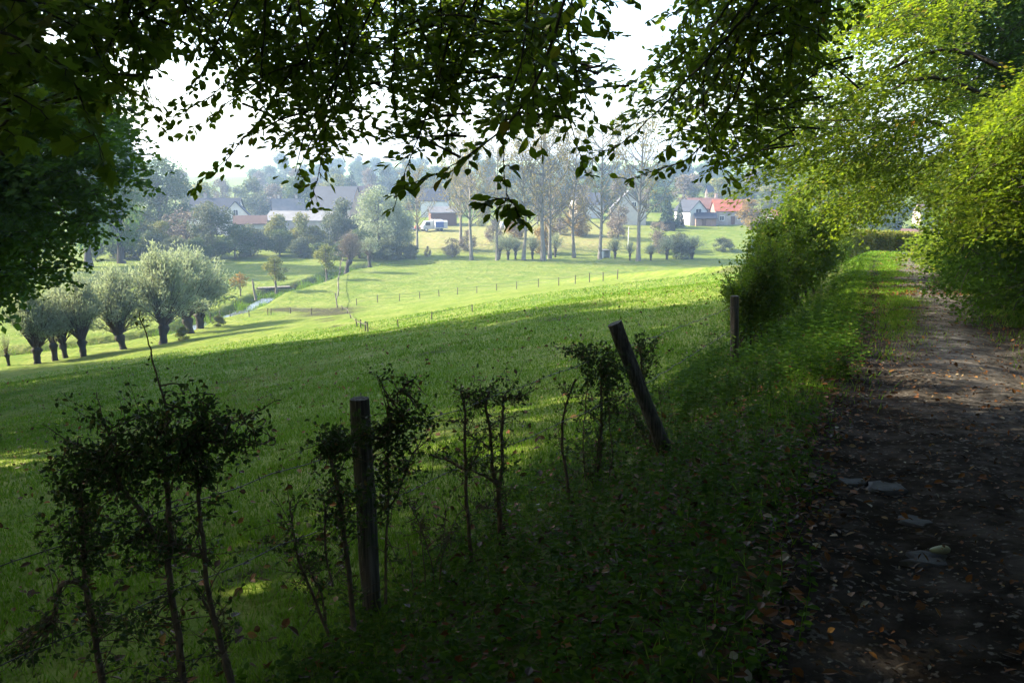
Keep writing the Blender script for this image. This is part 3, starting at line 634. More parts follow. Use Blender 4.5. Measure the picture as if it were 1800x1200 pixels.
def vehicle(name, p, label, cat, prof, glass, L, W, rz, wx, paint=V_white, wr=.33):
    t = thing(name, p, label, cat, None, rz)
    m = Mesh(); V_ = [(y, z) for y, z in prof]; nn = len(V_)
    vv = np.array([(y, s, z) for s in (-W/2, W/2) for y, z in V_])
    for k in range(nn): m.add(vv[[k, (k+1) % nn, nn+(k+1) % nn, nn+k]], [(0, 1, 2, 3)])
    m.add(vv[:nn], [list(range(nn))[::-1]]); m.add(vv[nn:], [list(range(nn))])
    m.build('body', paint, t)
    for (x0, x1, z0, z1) in glass:
        for sgn in (-1, 1):
            g = Mesh(); box(g, ((x0+x1)/2, sgn*(W/2+.004), (z0+z1)/2), (x1-x0, .02, z1-z0)); g.build('window', G_glass, t)
    wheels(t, wx, W/2-.1, wr); return t
vehicle('parked_car', gd(721, 226), 'small white car parked beside the leaning poplar trunk', 'car', [(-2, .35), (2, .35), (2.05, .8), (1.1, .95), (.6, 1.45), (-1.2, 1.45), (-1.9, .95), (-2.05, .7)], [(-1.1, -.2, .95, 1.33), (-.1, .65, .95, 1.33)], 4, 1.7, .3, (-1.25, 1.25))
vehicle('parked_truck', gd(758, 222), 'white truck with a big cab parked in the farm yard', 'truck', [(-2.9, .6), (2.4, .6), (2.5, 1.3), (2.3, 1.5), (1.7, 2.6), (-.1, 2.7), (-.15, 3.0), (-2.9, 2.95)], [(.5, 1.7, 1.55, 2.4)], 5, 2.2, R(180)+.35, (-1.9, 1.6), V_white, .5)
t = thing('covered_trailer', gd(775, 221), 'trailer with a blue tarp hanging over its side behind the white truck', 'trailer', None, .25)
m = Mesh(); prism(m, [(-1.1, .7), (1.1, .7), (1.1, 2.4), (.6, 2.7), (-.6, 2.7), (-1.1, 2.4)], -1.6, 1.6); m.build('body', V_white, t)
m = Mesh(); prism(m, [(-1.16, 1.0), (-1.13, 1.0), (-1.13, 2.43), (-1.16, 2.45)], -1.5, .6); m.build('tarp', V_blue, t); wheels(t, (0,), 1, .4)
t = thing('farm_machine', gd(738, 224), 'low red farm machine between the white car and the truck', 'machine', None, .2)
m = Mesh(); box(m, (0, 0, .8), (2.6, 1.3, .35)); box(m, (-.7, 0, 1.2), (.9, 1.0, .5)); box(m, (1.6, 0, .7), (.8, .12, .1)); m.build('chassis', V_redm, t); wheels(t, (-.6, .8), .75, .42)
for px, d, rz, lab in [(887, 224, .2, 'white wrapped bale lying left of the other on the orchard top'), (895, 220, -.25, 'white wrapped bale lying lower, right of the other on the orchard top')]:
    t = thing('wrapped_bale', gd(px, d)+np.array([0, 0, -.05]), lab, 'bale', 'white wrapped bales at the orchard top', rz)
    m = Mesh(); a = np.linspace(0, 2*np.pi, 19)[:-1]; prism(m, [(1.0*math.cos(q_), 1.0+1.0*math.sin(q_)) for q_ in a], -1.1, 1.1); m.build('wrap', V_white, t)
    m = Mesh(); box(m, (0, 0, .02), (1.6, 1.0, .08)); m.build('pallet', P_door, t)
t = thing('animal_shelter', gp(1062, 453, H0), 'small white animal shelter with a dark opening under the poplars', 'shelter', None, .1)
m = Mesh(); box(m, (-1.05, 0, .8), (.1, 1.8, 1.6)); box(m, (1.05, 0, .8), (.1, 1.8, 1.6)); box(m, (0, .9, .8), (2.0, .1, 1.6)); box(m, (-.65, -.9, .8), (.7, .1, 1.6)); m.build('wall', P_white, t)
m = Mesh(); box(m, (0, 0, 1.66), (2.5, 2.2, .1)); m.build('roof', R_pale, t)
t = thing('garden_shed', gp(1174, 405, H0), 'small dark wooden shed on the edge of the green field', 'shed', None, .2)
m = Mesh(); prism(m, [(-1, -.3), (1, -.3), (1, 1.7), (-1, 2.0)], -1.6, 1.6); m.build('wall', MBD, t); m = Mesh(); prism(m, [(-1.2, 2.06), (1.2, 1.74), (1.2, 1.84), (-1.2, 2.16)], -1.8, 1.8); m.build('roof', R_slate, t)
p0 = gp(1104, 440, H0); t = thing('white_pole', p0, 'thin white pole standing left of the stout end poplar', 'pole'); m = Mesh(); tube(m, [(0, 0, -.3), (0, 0, 5.2)], [.11, .08], 8); m.build('shaft', P_white, t)
m = Mesh(); box(m, (0, 0, 5.22), (.22, .22, .06)); m.build('cap', P_white, t)
# footbridge over the ditch
p0 = gp(482, 507, H0); t = thing('footbridge', p0+np.array([0, 0, .1]), 'low plank footbridge over the ditch beside the small leafy tree', 'bridge', None, .35)
for k in range(7):
    m = Mesh(); box(m, (-2.1+k*.7, 0, .1), (.62, 1.3, .09), 0, rng.normal(0, .02)); m.build('plank', MBP, t)
for sgn in (-1, 1): m = Mesh(); box(m, (0, sgn*.45, -.06), (5.4, .16, .2)); m.build('beam', MBD, t)

# ------------------------------------------------------------------ pasture fences
M_post = plain('fence_wood', (.11, .095, .075), (.05, .042, .034), 9, .9, .5); M_wire = plain('fence_wire', (.05, .045, .04), None, 9, .5)
M_postp = plain('weathered_wood', (.20, .175, .14), (.10, .085, .07), 5, .9, .5)
def pasture_fence(pts, label, hp=13, r=.06, wires=(.55, .95), rails=False, mtp=M_post, lean=.06):
    P = [gp(a, b, H0) for a, b in pts]; t = thing('pasture_fence', P[0], label, 'fence')
    o = P[0]; tops = []
    hp = hpx(P[len(P)//2], hp)
    for q in P:
        m = Mesh(); e = q-o+np.array([rng.normal(0, lean), rng.normal(0, lean), hp*rng.uniform(.9, 1.12)])
        tube(m, [q-o-[0, 0, .3], (q-o+e)/2, e], [r, r*.95, r*.9], 6, 0, .05); m.build('post', mtp, t); tops.append((q-o, e))
    for f in wires:
        pts3 = [a+(b-a)*f*.98 for a, b in tops]; m = Mesh(); cur = []
        for a, b in zip(pts3[:-1], pts3[1:]): cur += [a, (a+b)/2-[0, 0, .05]]
        tube(m, cur+[pts3[-1]], r*.6 if rails else .014, 4); m.build('rail' if rails else 'wire', mtp if rails else M_wire, t)
    return t
pasture_fence([(627, 537), (664, 532), (702, 529), (738, 525), (772, 521), (804, 518), (838, 515), (873, 511), (908, 508), (946, 505), (982, 502), (1011, 499), (1036, 496), (1060, 494), (1085, 491)], 'long wire fence with thin posts running right across the sunny pasture')
pasture_fence([(370, 562), (387, 560), (405, 557), (438, 557), (471, 554), (476, 554), (511, 551), (547, 554)], 'short fence with thin posts beside the stream and the muddy track', 12, .06)
pasture_fence([(602, 459), (598, 478), (595, 492), (594, 505), (594, 520), (593, 541)], 'row of weathered gate posts leading from the round pollard to the mud patch', 20, .09, (.5,), True, M_postp, .12)
pasture_fence([(594, 541), (602, 545), (611, 551), (617, 560), (628, 574), (634, 577), (642, 582), (647, 583)], 'cattle pen posts with slanting rails beside the mud patch', 14, .055, (.75,), True)
pasture_fence([(700, 575), (758, 562), (830, 548)], 'three lone fence posts at the edge of the hillside shadow', 13, .05, (.9,))
p0 = gp(450, 524, H0); t = thing('stump_post', p0, 'crooked old post leaning over the stream bank', 'post'); m = Mesh(); tube(m, curve([(0, 0, -.3), (-.25, 0, 1.2), (-.45, 0, 2.6)], 8, .03), np.linspace(.2, .1, 8), 7, 0, .08); m.build('shaft', M_postp, t); m = Mesh(); tube(m, [(-.3, 0, 1.6), (-.05, 0, 2.1)], [.06, .03], 5); m.build('branch_stub', M_postp, t)

# ------------------------------------------------------------------ barbed wire fence beside the path
M_split, n, p = mat('split_post_wood', .9); tc = n.nodes.new('ShaderNodeTexCoord'); mp_ = n.nodes.new('ShaderNodeMapping'); mp_.inputs['Scale'].default_value = (55, 55, 2.2)
n.links.new(tc.outputs['Object'], mp_.inputs['Vector']); gf = noise(n, 1, 6, mp_.outputs[0], .6)
c = ramp(n, [(.3, (.018, .015, .012)), (.5, (.06, .052, .043)), (.7, (.12, .108, .09))], gf); n.links.new(mixc(n, ramp(n, [(.5, (0,)*3), (.7, (.7,)*3)], noise(n, 5, 6)), c, (.03, .045, .016)), p.inputs['Base Color']); bump(n, p, gf, .9, .02)
FP = [(np.array([-3.0, 1.1, 0]), None), (gp(655, 1080, H0), None), (gp(1170, 797, H0), None), (gp(1291, 642, H0), None)]
fence = thing('barbed_wire_fence', FP[1][0], 'old barbed wire fence with dark split posts running along the bank below the path', 'fence')
fo = FP[1][0]
def fpost(base, top, r, label):
    m = Mesh(); c = curve([base-fo-(nrm(top-base))*.3, (base+top)/2-fo, top-fo], 9)
    tube(m, c, r*np.array([1.05, 1.04, 1.02, 1, 1, .99, .98, .99, .95]), 14, 0, .05)
    return m.build('post', M_split, fence, label)
tops = []
def topat(px, py, base): return at(px, py, base[1])
b1 = FP[1][0]; t1 = topat(632, 700, b1); fpost(b1, t1, .056, 'upright dark post with a flat sawn top')
b2 = FP[2][0]; t2 = topat(1080, 568, b2); fpost(b2, t2, .062, 'post leaning steeply towards the meadow')
b3 = FP[3][0]; t3 = topat(1291, 520, b3); fpost(b3, t3, .06, 'post half buried in the hedge')
b0 = np.array([-3.3, 1.2, hz(-3.3, 1.2)]); t0 = b0+[0, 0, 1.3]; fpost(b0, t0, .055, None)
prevp = b3
for px, py in [(1378, 545), (1432, 492)]:
    q = gp(px, py, H0); fpost(q, q+[0, 0, 1.25], .06, None); prevp = q
def strand(pts, n=26):
    m = Mesh(); c = curve(pts, n); c[:, 2] -= .02*np.abs(np.sin(np.arange(n)*1.1))
    tube(m, c-fo, .0028, 5)
    L = np.concatenate([[0], np.cumsum(np.linalg.norm(np.diff(c, axis=0), axis=1))])
    for s in np.arange(.06, L[-1], .12):
        q = np.array([np.interp(s, L, c[:, i]) for i in range(3)]); d = nrm(rng.normal(0, 1, 3))*.016
        tube(m, [q-d-fo, q+d-fo], .0022, 3); e = nrm(rng.normal(0, 1, 3))*.016; tube(m, [q-e-fo+.004, q+e-fo+.004], .0022, 3)
    m.build('wire', M_wire, fence)
on = lambda b, t, f: b+(t-b)*f
for f0, f1, f2, f3 in [(.86, .80, .82, .86), (.55, .50, .52, .55)]:
    strand([on(b0, t0, f0), on(b1, t1, f1), on(b2, t2, f2), on(b3, t3, f3)], 60)

# ------------------------------------------------------------------ hawthorn shrubs
def twig_leaves(mesh, c, n, ls, spread, tm=LEAF, mi=0, jit=.0):
    k = len(c)-1; t = rng.random(n)*k; P = np.stack([np.interp(t, np.arange(k+1), c[:, i]) for i in range(3)], 1)
    P = P+rng.normal(0, 1, P.shape)*spread
    leaves(mesh, P, rng.normal(0, 1, P.shape)+[0, 0, .1], rng.normal(0, .7, P.shape)+[0, 0, .8], ls*rng.uniform(.6, 1.3, n), tm, mi)
def shrub(label, d, stems, clouds, ls=.027, lm=None, name='hawthorn_shrub', cat='shrub', base=None, thorn=1.6, twn=1.5):
    """stems: pixel polylines [(px,py)...], r0, r1 (m), depth offset. clouds: (px,py,rx,ry,leaves,twigs) in photo pixels"""
    p0 = base if base is not None else at(*stems[0][0][0], d)
    t = thing(name, p0, label, cat); anchors = []; thin = []
    for k, (pl, r0, r1, *off) in enumerate(stems):
        dz = off[0] if off else 0
        pts = [at(px, py, d+dz*j/max(1, len(pl)-1)+(.0 if j == 0 else rng.normal(0, .03))) for j, (px, py) in enumerate(pl)]
        c = curve(pts, max(8, 5*len(pl)), .004); m = Mesh(); tube(m, c-p0, np.linspace(r0, r1, len(c)), 7, 0, .07)
        for q in range(int(len(c)*thorn*.6)):
            i = rng.integers(2, len(c)); e = c[i]+nrm(rng.normal(0, 1, 3))*rng.uniform(.02, .07); tube(m, [c[i]-p0, e-p0], [r1*.5, r1*.2], 4)
        m.build('stem', MBR, t); anchors.append(c); thin.append(c) if r1 < .0021 else None
    allc = np.concatenate(anchors)
    cr = Mesh()
    for c in thin: twig_leaves(cr, c-p0, 16, ls*.75, .010)
    for c in anchors:
        if any(c is q for q in thin): continue
        for q in range(int(len(c)*1.1)):
            i = rng.integers(2, len(c)); d_ = nrm(rng.normal(0, 1, 3)+[0, 0, .5]); e = c[i]+d_*rng.uniform(.06, .30); cc = curve([c[i], (c[i]+e)/2+rng.normal(0, .015, 3), e], 6, .006)
            tube(cr, cc-p0, np.linspace(.0028, .0008, 6), 4, 1); twig_leaves(cr, cc[1:]-p0, int(rng.integers(1, 9)), ls, .010)
    for px, py, rx, ry, nl, nt_ in clouds:
        nl = int(nl*1.35)
        c0 = at(px, py, d); k = d/F
        for j in range(int(nt_*twn)):
            u = nrm(rng.normal(0, 1, 3))*rng.random()**.5*1.25; e = c0+u*np.array([rx*k, (rx+ry)*.5*k, ry*k])
            s = allc[np.argmin(np.linalg.norm(allc-e, axis=1)+rng.random(len(allc))*.12)]
            cc = curve([s, (s+e)/2+rng.normal(0, .03, 3), e], 7, .006); tube(cr, cc-p0, np.linspace(.0035, .0014, 7), 4, 1)
            e2 = e+nrm(u*[1, 1, .8]+rng.normal(0, .4, 3))*rx*k*rng.uniform(.1, .5)*1.3; c2 = curve([e, e2], 5, .008); tube(cr, c2-p0, np.linspace(.0018, .0008, 5), 3, 1)
            twig_leaves(cr, np.concatenate([cc[3:], c2])-p0, max(1, int(nl/(nt_*twn)*.95)), ls, .017)
        n2 = 1; u = nrm(rng.normal(0, 1, (n2, 3)))*(rng.random(n2)**.5)[:, None]
        P = c0+u*np.array([rx*k, (rx+ry)*.5*k, ry*k])-p0
        leaves(cr, P, rng.normal(0, 1, P.shape), rng.normal(0, .7, P.shape)+[0, 0, .8], ls*rng.uniform(.6, 1.3, n2))
    cr.build('foliage', [lm or L_haw, MBR], t); return t
shrub('big dark hawthorn shrub with a flat bushy top and bare forked stems, left foreground', 3.3,
      [([(182, 1225), (165, 1100), (150, 1015), (112, 1020), (104, 1080)], .016, .010), ([(150, 1015), (145, 930), (150, 850)], .013, .008),
       ([(325, 1225), (318, 1120), (300, 1000), (303, 900), (300, 820)], .017, .010), ([(298, 980), (265, 925), (222, 868), (205, 820)], .012, .006),
       ([(412, 1225), (385, 1110), (368, 1010), (368, 940), (354, 880), (352, 830)], .014, .007), ([(410, 1200), (395, 1150), (350, 1060)], .010, .006), ([(368, 985), (330, 965), (310, 950)], .009, .006),
       ([(300, 740), (285, 690), (268, 630), (244, 545)], .005, .0018), ([(330, 760), (420, 742), (495, 712)], .004, .0015), ([(230, 800), (150, 790), (72, 745)], .004, .0015), ([(340, 770), (372, 690)], .004, .002),
       ([(300, 780), (400, 775), (480, 772)], .004, .0015), ([(200, 790), (186, 740), (186, 694)], .004, .0015)],
      [(268, 775, 130, 52, 1150, 46), (180, 815, 85, 40, 420, 22), (350, 790, 70, 45, 420, 20), (270, 830, 110, 30, 420, 20), (145, 880, 60, 60, 330, 20), (125, 920, 55, 30, 160, 12), (165, 960, 60, 45, 220, 16), (250, 950, 70, 60, 300, 20), (340, 730, 40, 50, 180, 14),
       (100, 1110, 90, 60, 230, 20), (230, 1060, 80, 50, 240, 18), (270, 1150, 80, 40, 120, 12), (30, 1150, 50, 40, 90, 10), (410, 760, 60, 25, 100, 12)])
shrub('hawthorn shrub clinging to the upright fence post with a leafy flat top', 4.1,
      [([(622, 1100), (615, 1010), (610, 940), (598, 830), (585, 780)], .015, .008), ([(678, 1060), (680, 960), (684, 850), (686, 720), (682, 690)], .008, .004), ([(684, 700), (668, 670), (650, 650)], .004, .0015), ([(684, 705), (712, 680), (738, 655)], .004, .0015),
       ([(585, 1030), (568, 960), (572, 890)], .007, .003), ([(680, 900), (706, 850), (722, 790)], .006, .003)],
      [(590, 775, 45, 22, 330, 18), (640, 775, 60, 26, 380, 20), (700, 760, 45, 30, 300, 18), (740, 735, 34, 20, 120, 10), (590, 860, 40, 50, 220, 16), (690, 830, 36, 45, 200, 14), (610, 910, 36, 40, 130, 10), (655, 880, 30, 40, 120, 8), (712, 690, 40, 35, 80, 14), (560, 880, 22, 40, 50, 6)])
shrub('bare forked hawthorn sapling left of the upright fence post', 4.3,
      [([(580, 1118), (556, 1060), (528, 985), (514, 930), (511, 880)], .010, .005), ([(572, 1090), (566, 1040), (545, 1000), (538, 985)], .007, .004), ([(514, 950), (490, 955), (455, 958)], .003, .0015)],
      [(500, 955, 40, 20, 46, 8), (545, 990, 25, 60, 40, 8)])
shrub('thin many stemmed twiggy bush with almost no leaves behind the upright post', 4.9,
      [([(765, 1052), (762, 1000), (745, 930), (725, 880)], .005, .002), ([(770, 1052), (774, 990), (790, 930), (812, 890)], .005, .002), ([(748, 1045), (745, 980), (742, 920)], .004, .002), ([(728, 1040), (722, 990), (715, 950)], .004, .002), ([(766, 990), (780, 960), (785, 900)], .003, .0015)],
      [(765, 930, 60, 50, 60, 26), (740, 900, 40, 40, 30, 14)])
shrub('slender hawthorn stem with bare side twigs, left of the forked trunk', 5.2,
      [([(832, 1010), (826, 950), (818, 860), (817, 780), (818, 720), (808, 682)], .014, .007), ([(818, 825), (790, 812), (758, 796)], .011, .005), ([(820, 742), (800, 738), (776, 736)], .004, .002), ([(818, 700), (835, 688), (850, 690)], .004, .002), ([(819, 828), (840, 800), (852, 795)], .006, .003)],
      [(820, 690, 32, 18, 40, 10), (820, 740, 16, 30, 20, 6)])
shrub('forked hawthorn trunk with two cut tops rising from the leaf litter', 5.6,
      [([(878, 975), (877, 920), (876, 855)], .019, .016), ([(876, 858), (866, 830), (862, 770), (850, 715), (855, 690)], .014, .008), ([(877, 858), (884, 825), (884, 770), (890, 705)], .014, .009), ([(874, 850), (850, 835), (822, 826)], .011, .006), ([(864, 790), (845, 772), (826, 762)], .008, .004), ([(886, 705), (900, 695), (922, 702)], .006, .003), ([(852, 715), (835, 715), (828, 705)], .005, .003), ([(872, 895), (850, 888), (842, 880)], .006, .003), ([(876, 870), (895, 872), (905, 862)], .004, .002)],
      [(855, 695, 22, 18, 60, 8), (905, 702, 24, 10, 46, 8), (862, 745, 16, 30, 20, 5), (890, 860, 26, 16, 16, 5)])
shrub('single wavy bare stem between the forked trunk and the leaning post', 6.2,
      [([(1001, 893), (998, 850), (986, 790), (987, 745), (1000, 700), (1015, 666)], .013, .007), ([(1004, 700), (998, 690), (992, 678)], .004, .002)], [(1005, 690, 16, 20, 12, 4)])
shrub('leafy topped hawthorn bush just left of the leaning fence post', 6.6,
      [([(1046, 865), (1056, 800), (1058, 720), (1056, 650)], .017, .008), ([(1040, 862), (1050, 800), (1050, 770)], .011, .006), ([(1030, 850), (1025, 790), (1030, 720), (1035, 660)], .006, .003), ([(1060, 728), (1080, 726), (1098, 732)], .005, .003), ([(1066, 860), (1078, 800), (1062, 700)], .005, .003), ([(1035, 640), (1010, 620), (985, 612)], .004, .0015)],
      [(1060, 640, 42, 28, 420, 22), (1075, 668, 34, 24, 260, 14), (1040, 625, 30, 18, 140, 10), (1000, 615, 26, 14, 50, 8), (1045, 720, 36, 50, 170, 18), (1035, 790, 30, 50, 90, 14), (1070, 700, 20, 40, 80, 8)], ls=.032)
shrub('leafy hawthorn bush growing through the leaning fence post', 7.2,
      [([(1143, 798), (1143, 745), (1138, 690), (1134, 640), (1132, 610)], .014, .007), ([(1140, 790), (1125, 750), (1110, 715)], .007, .003), ([(1168, 790), (1164, 720), (1160, 690)], .004, .002)],
      [(1130, 610, 26, 24, 200, 14), (1140, 650, 18, 30, 130, 10), (1112, 730, 22, 30, 110, 10), (1120, 760, 20, 25, 70, 8), (1165, 700, 12, 30, 20, 4)], ls=.032)

# hedge along the fence further on: separate shrubs, taller with distance
def mk_hedge(seed, Hh, Rr, n, ls):
    global rng
    keep = rng; rng = np.random.default_rng(seed); tk = Mesh(); cr = Mesh()
    for k in range(8):
        a = rng.uniform(0, 6.28); e = np.array([math.cos(a)*Rr*rng.uniform(.2, .8), math.sin(a)*Rr*rng.uniform(.2, .8), Hh*rng.uniform(.6, .98)])
        c = curve([(rng.normal(0, .16), rng.normal(0, .16), -.2), e*[.3, .3, .5]+rng.normal(0, .05, 3), e], 10, .012)
        tube(tk, c, np.linspace(.022, .006, 10), 6, 0, .06)
        for j in range(16):
            s = c[rng.integers(4, 10)]; q = s+nrm(rng.normal(0, 1, 3)+[0, 0, .35])*rng.uniform(.2, .65)*Rr*.7; cc = curve([s, q], 6, .012)
            tube(cr, cc, np.linspace(.005, .0015, 6), 3, 1); twig_leaves(cr, cc[1:], n//140, ls, .085, CARD if ls > .055 else LEAF)
        for j in range(3):
            e3 = c[-1]+[rng.normal(0, .12), rng.normal(0, .12), rng.uniform(.15, .5)]; cc = curve([c[-1], e3], 6, .01); tube(cr, cc, np.linspace(.004, .0012, 6), 3, 1); twig_leaves(cr, cc, 14, ls, .025)
    r = (tk.data('stem', MBD), cr.data('foliage', [L_hedge, MBD])); rng = keep; return r
HG = [mk_hedge(50+k, 1.9, .85, 10500, .056) for k in range(3)]
for k, (px, py, top, wd, lab) in enumerate([
    (1306, 624, 452, .95, 'hedge shrub wrapped round the buried fence post, nearest of the dense hedge'), (1326, 608, 440, .9, 'hedge shrub second in the dense hedge, with thin bare stems'),
    (1345, 590, 425, 1.0, 'hedge shrub third in the dense hedge, sunlit on the meadow side'), (1368, 566, 395, 1.1, 'hedge shrub fourth in the dense hedge, ragged top'),
    (1388, 545, 375, 1.1, 'tall hedge shrub reaching in front of the small red roofed house'), (1408, 527, 352, 1.2, 'tallest hedge shrub with long shoots against the hazy trees'),
    (1428, 510, 392, 1.2, 'hedge shrub just beyond the tallest one'), (1446, 495, 424, 1.2, 'hedge shrub beyond, where the hedge begins to drop'),
    (1462, 480, 428, 1.2, 'low yellowish hedge shrub near the sunlit end of the path'), (1478, 467, 432, 1.2, 'last dark hedge shrub before the sunlit clipped hedge')]):
    p = gp(px, py, H0); h = ray(px, top)[2]*p[1]-p[2]; kk = max(.75, h/1.85)
    t = thing('hedge_shrub', p-[0, 0, .02], lab, 'shrub', 'hedge shrubs along the barbed wire fence', rng.uniform(0, 6.28), (kk*wd, kk*wd, kk))
    for nm, me in zip(('stem', 'foliage'), HG[k % 3]): link(nm, me, t)
# clipped hedge in the sun where the path turns
hp = [gp(1478, 446), gp(1512, 436), gp(1548, 428), gp(1580, 424), gp(1608, 420)]
for k, q in enumerate(hp):
    q = np.array([(1478+k*33-900)/F*(46.2+k*.5), 46.2+k*.5, 0]); q[2] = hz(q[0], q[1])
    t = thing('clipped_hedge', q, ['left end of the clipped hedge in the sun at the path bend', 'clipped hedge piece second from its left end at the path bend', 'middle piece of the sunlit clipped hedge at the path bend', 'clipped hedge piece right of its middle at the path bend', 'right end of the sunlit clipped hedge below the brown roofed house'][k], 'hedge', 'clipped hedge at the path bend')
    m = Mesh(); nn = 3600; topz = ray(1540, 402)[2]*q[1]-q[2]-.06*k; P = np.stack([rng.uniform(-.6, .6, nn), rng.uniform(-.5, .5, nn), topz*rng.random(nn)**.7], 1)
    leaves(m, P, rng.normal(0, 1, P.shape), rng.normal(0, 1, P.shape)+[0, -.3, .5], .11*rng.uniform(.6, 1.3, nn), CARD)
    m.build('foliage', leafmat('hedge_leaf_sunlit', [(0, (.08, .11, .02)), (.6, (.14, .16, .03)), (1, (.24, .18, .05))], .4, (.28, .34, .03)) if k == 0 else bpy.data.materials['hedge_leaf_sunlit'], t)  # brighter yellow-green leaf colour paints sunlight onto this hedge
    m = Mesh()
    for j in range(5): x = rng.uniform(-.55, .55); tube(m, [(x, 0, -.3), (x+rng.normal(0, .1), 0, topz*.8)], [.03, .012], 5)
    m.build('stem', MB, t)

# flat sprays of leaves filling a crown
def fans(n, region, r, per, ls, lf, wd, base, tilt=(-.35, -.1, 1.), anchor=None, tm=CARD):
    """flat drooping sprays of leaves"""
    for c in region(n):
        N = nrm(np.array(tilt)+rng.normal(0, .28, 3)); A0 = nrm(np.cross(N, rng.normal(0, 1, 3))*.6+np.array([-.8, -.25, -.25])); A0 = nrm(A0-N*(A0@N)); S0 = np.cross(N, A0)
        k = rng.integers(int(per*.6), int(per*1.4)); u = rng.random(k); v = rng.uniform(-1, 1, k)*(1-u*.75)*.55; R_ = r*rng.uniform(.6, 1.3)
        P = c+A0*((u-.35)*R_*2)[:, None]+S0*(v*R_*2)[:, None]+N*rng.normal(0, .05, k)[:, None]*R_-np.array([0, 0, 1])*(u**2*.35*R_)[:, None]
        A = A0[None]*.8+S0[None]*np.sign(v)[:, None]*.6+rng.normal(0, .3, (k, 3)); ct = rng.random()
        leaves(lf, P-base, A, N[None]+rng.normal(0, .4, (k, 3)), ls*rng.uniform(.65, 1.3, k), tm, 0, np.clip(.35*ct+.65*rng.random(k), 0, 1))
        if rng.random() < .5: tube(wd, curve([c-A0*R_*.9-base, c-base, c+A0*R_*1.1-[0, 0, .3*R_]-base], 5), [.009, .007, .005, .003, .002], 4)
def inpoly(px, py, poly):
    x = np.array([a for a, _ in poly]); y = np.array([b for _, b in poly]); c = False; j = len(x)-1
    for i in range(len(x)):
        if (y[i] > py) != (y[j] > py) and px < (x[j]-x[i])*(py-y[i])/(y[j]-y[i])+x[i]: c = not c
        j = i
    return c
def region_poly(poly, d0, d1):
    xs = [a for a, _ in poly]; ys = [b for _, b in poly]
    def fn(n):
        out = []
        while len(out) < n:
            a, b = rng.uniform(min(xs), max(xs)), rng.uniform(min(ys), max(ys))
            if inpoly(a, b, poly):
                q = at(a, b, rng.uniform(d0, d1))
                if q[2] > hz(q[0], q[1])+.25: out.append(q)
        return out
    return fn
# ------------------------------------------------------------------ overhanging beech boughs
def bough(mesh_w, mesh_l, P, width, ls, tm, gap=.5, rr=.012, droop=.25, dens=1., fan=(0, 0, 1.)):
    """one bough: a bent limb with alternate flat twigs of leaves"""
    n = max(10, int(np.linalg.norm(np.diff(P, axis=0), axis=1).sum()/.05)); c = curve(P, n, .006)
    tube(mesh_w, c, np.linspace(rr, .0016, n), 6, 0, .04)
    Lp = []; La = []; Ln = []
    T = nrm(np.gradient(c, axis=0)); up = np.array(fan)
    for i in range(1, n):
        t = i/(n-1)
        if rng.random() > dens: continue
        side = nrm(np.cross(T[i], up)+rng.normal(0, .35, 3))*(1 if i % 2 else -1)
        L = width*(1.05-.75*t)*rng.uniform(.45, 1.15)*(.45+.55*min(1, t*4))
        e = c[i]+nrm(T[i]*rng.uniform(.4, .9)+side-[0, 0, droop])*L
        nn = max(3, int(L/(ls*gap))); cc = curve([c[i], (c[i]+e)/2+[0, 0, .06*L], e], max(5, nn//2), .004)
        tube(mesh_w, cc, np.linspace(.0026, .001, len(cc)), 4)
        tt = np.linspace(.12, 1, nn); kk = len(cc)-1
        q = np.stack([np.interp(tt*kk, np.arange(kk+1), cc[:, j]) for j in range(3)], 1)
        dr = nrm(e-c[i]); pn = nrm(np.cross(dr, np.cross(up, dr))+rng.normal(0, .25, 3)); sd_ = np.cross(pn, dr)
        sg = np.where(np.arange(nn) % 2, 1, -1)[:, None]
        A = dr[None]*.75+sd_[None]*sg*.8+rng.normal(0, .25, (nn, 3))-[0, 0, .25]; A[-1] = dr
        Lp.append(q); La.append(A); Ln.append(pn[None]+rng.normal(0, .45, (nn, 3)))
    if Lp:
        P_ = np.concatenate(Lp); leaves(mesh_l, P_, np.concatenate(La), np.concatenate(Ln), ls*rng.uniform(.65, 1.25, len(P_)), tm)
def pxl(pl, d0, d1): return np.array([at(px, py, d0+(d1-d0)*i/max(1, len(pl)-1)) for i, (px, py) in enumerate(pl)])
def big_tree(name, base, label, cat, trunk_pts, r, bark, lm, bl, extra=None, fill=(), ft=(LEAF, .062, 28)):
    t = thing(name, base, label, cat); base = np.asarray(base)
    m = Mesh(); c = curve(np.array(trunk_pts), 14, .01); rr = np.linspace(r, r*.45, 14); rr[0] *= 1.35; rr[1] *= 1.1
    tube(m, c-base, rr, 14, 0, .025); m.build('trunk', bark, t)
    wd = Mesh(); lf = Mesh()
    for P, width, ls, tm, gap, thick, dens in bl: bough(wd, lf, P-base, width, ls, tm, gap, thick, .25, dens)
    if extra: extra(wd, lf, base)
    for poly, d0, d1, n in fill: fans(n, region_poly(poly, d0, d1), .26, ft[2], ft[1], lf, wd, base, (0, -.3, 1.), None, ft[0])
    wd.build('branch', MBD, t); lf.build('crown', lm, t); return t
def lobes_extra(lobes, n, ls, cut=True, tm=CARD):
    def fn(wd, lf, base):
        P, u, idx = crown_pts(n, lobes, .4)
        if cut:     # growth that reaches lower than the shoots modelled by hand is left to those
            P_ok = (P[:, 1] < .3) | (P[:, 2] > .235*P[:, 1]+.15); P, u = P[P_ok], u[P_ok]
        leaves(lf, P-base, nrm(rng.normal(0, 1, P.shape)-[0, 0, .2]), nrm(u*.5+rng.normal(0, .6, P.shape)+[0, 0, .6]), ls*rng.uniform(.6, 1.4, len(P)), tm)
        for l in lobes:
            tube(wd, curve([np.array([0, 0, 0.]), np.array(l[:3])-base], 6), .03, 5) if False else None
    return fn
BL = []
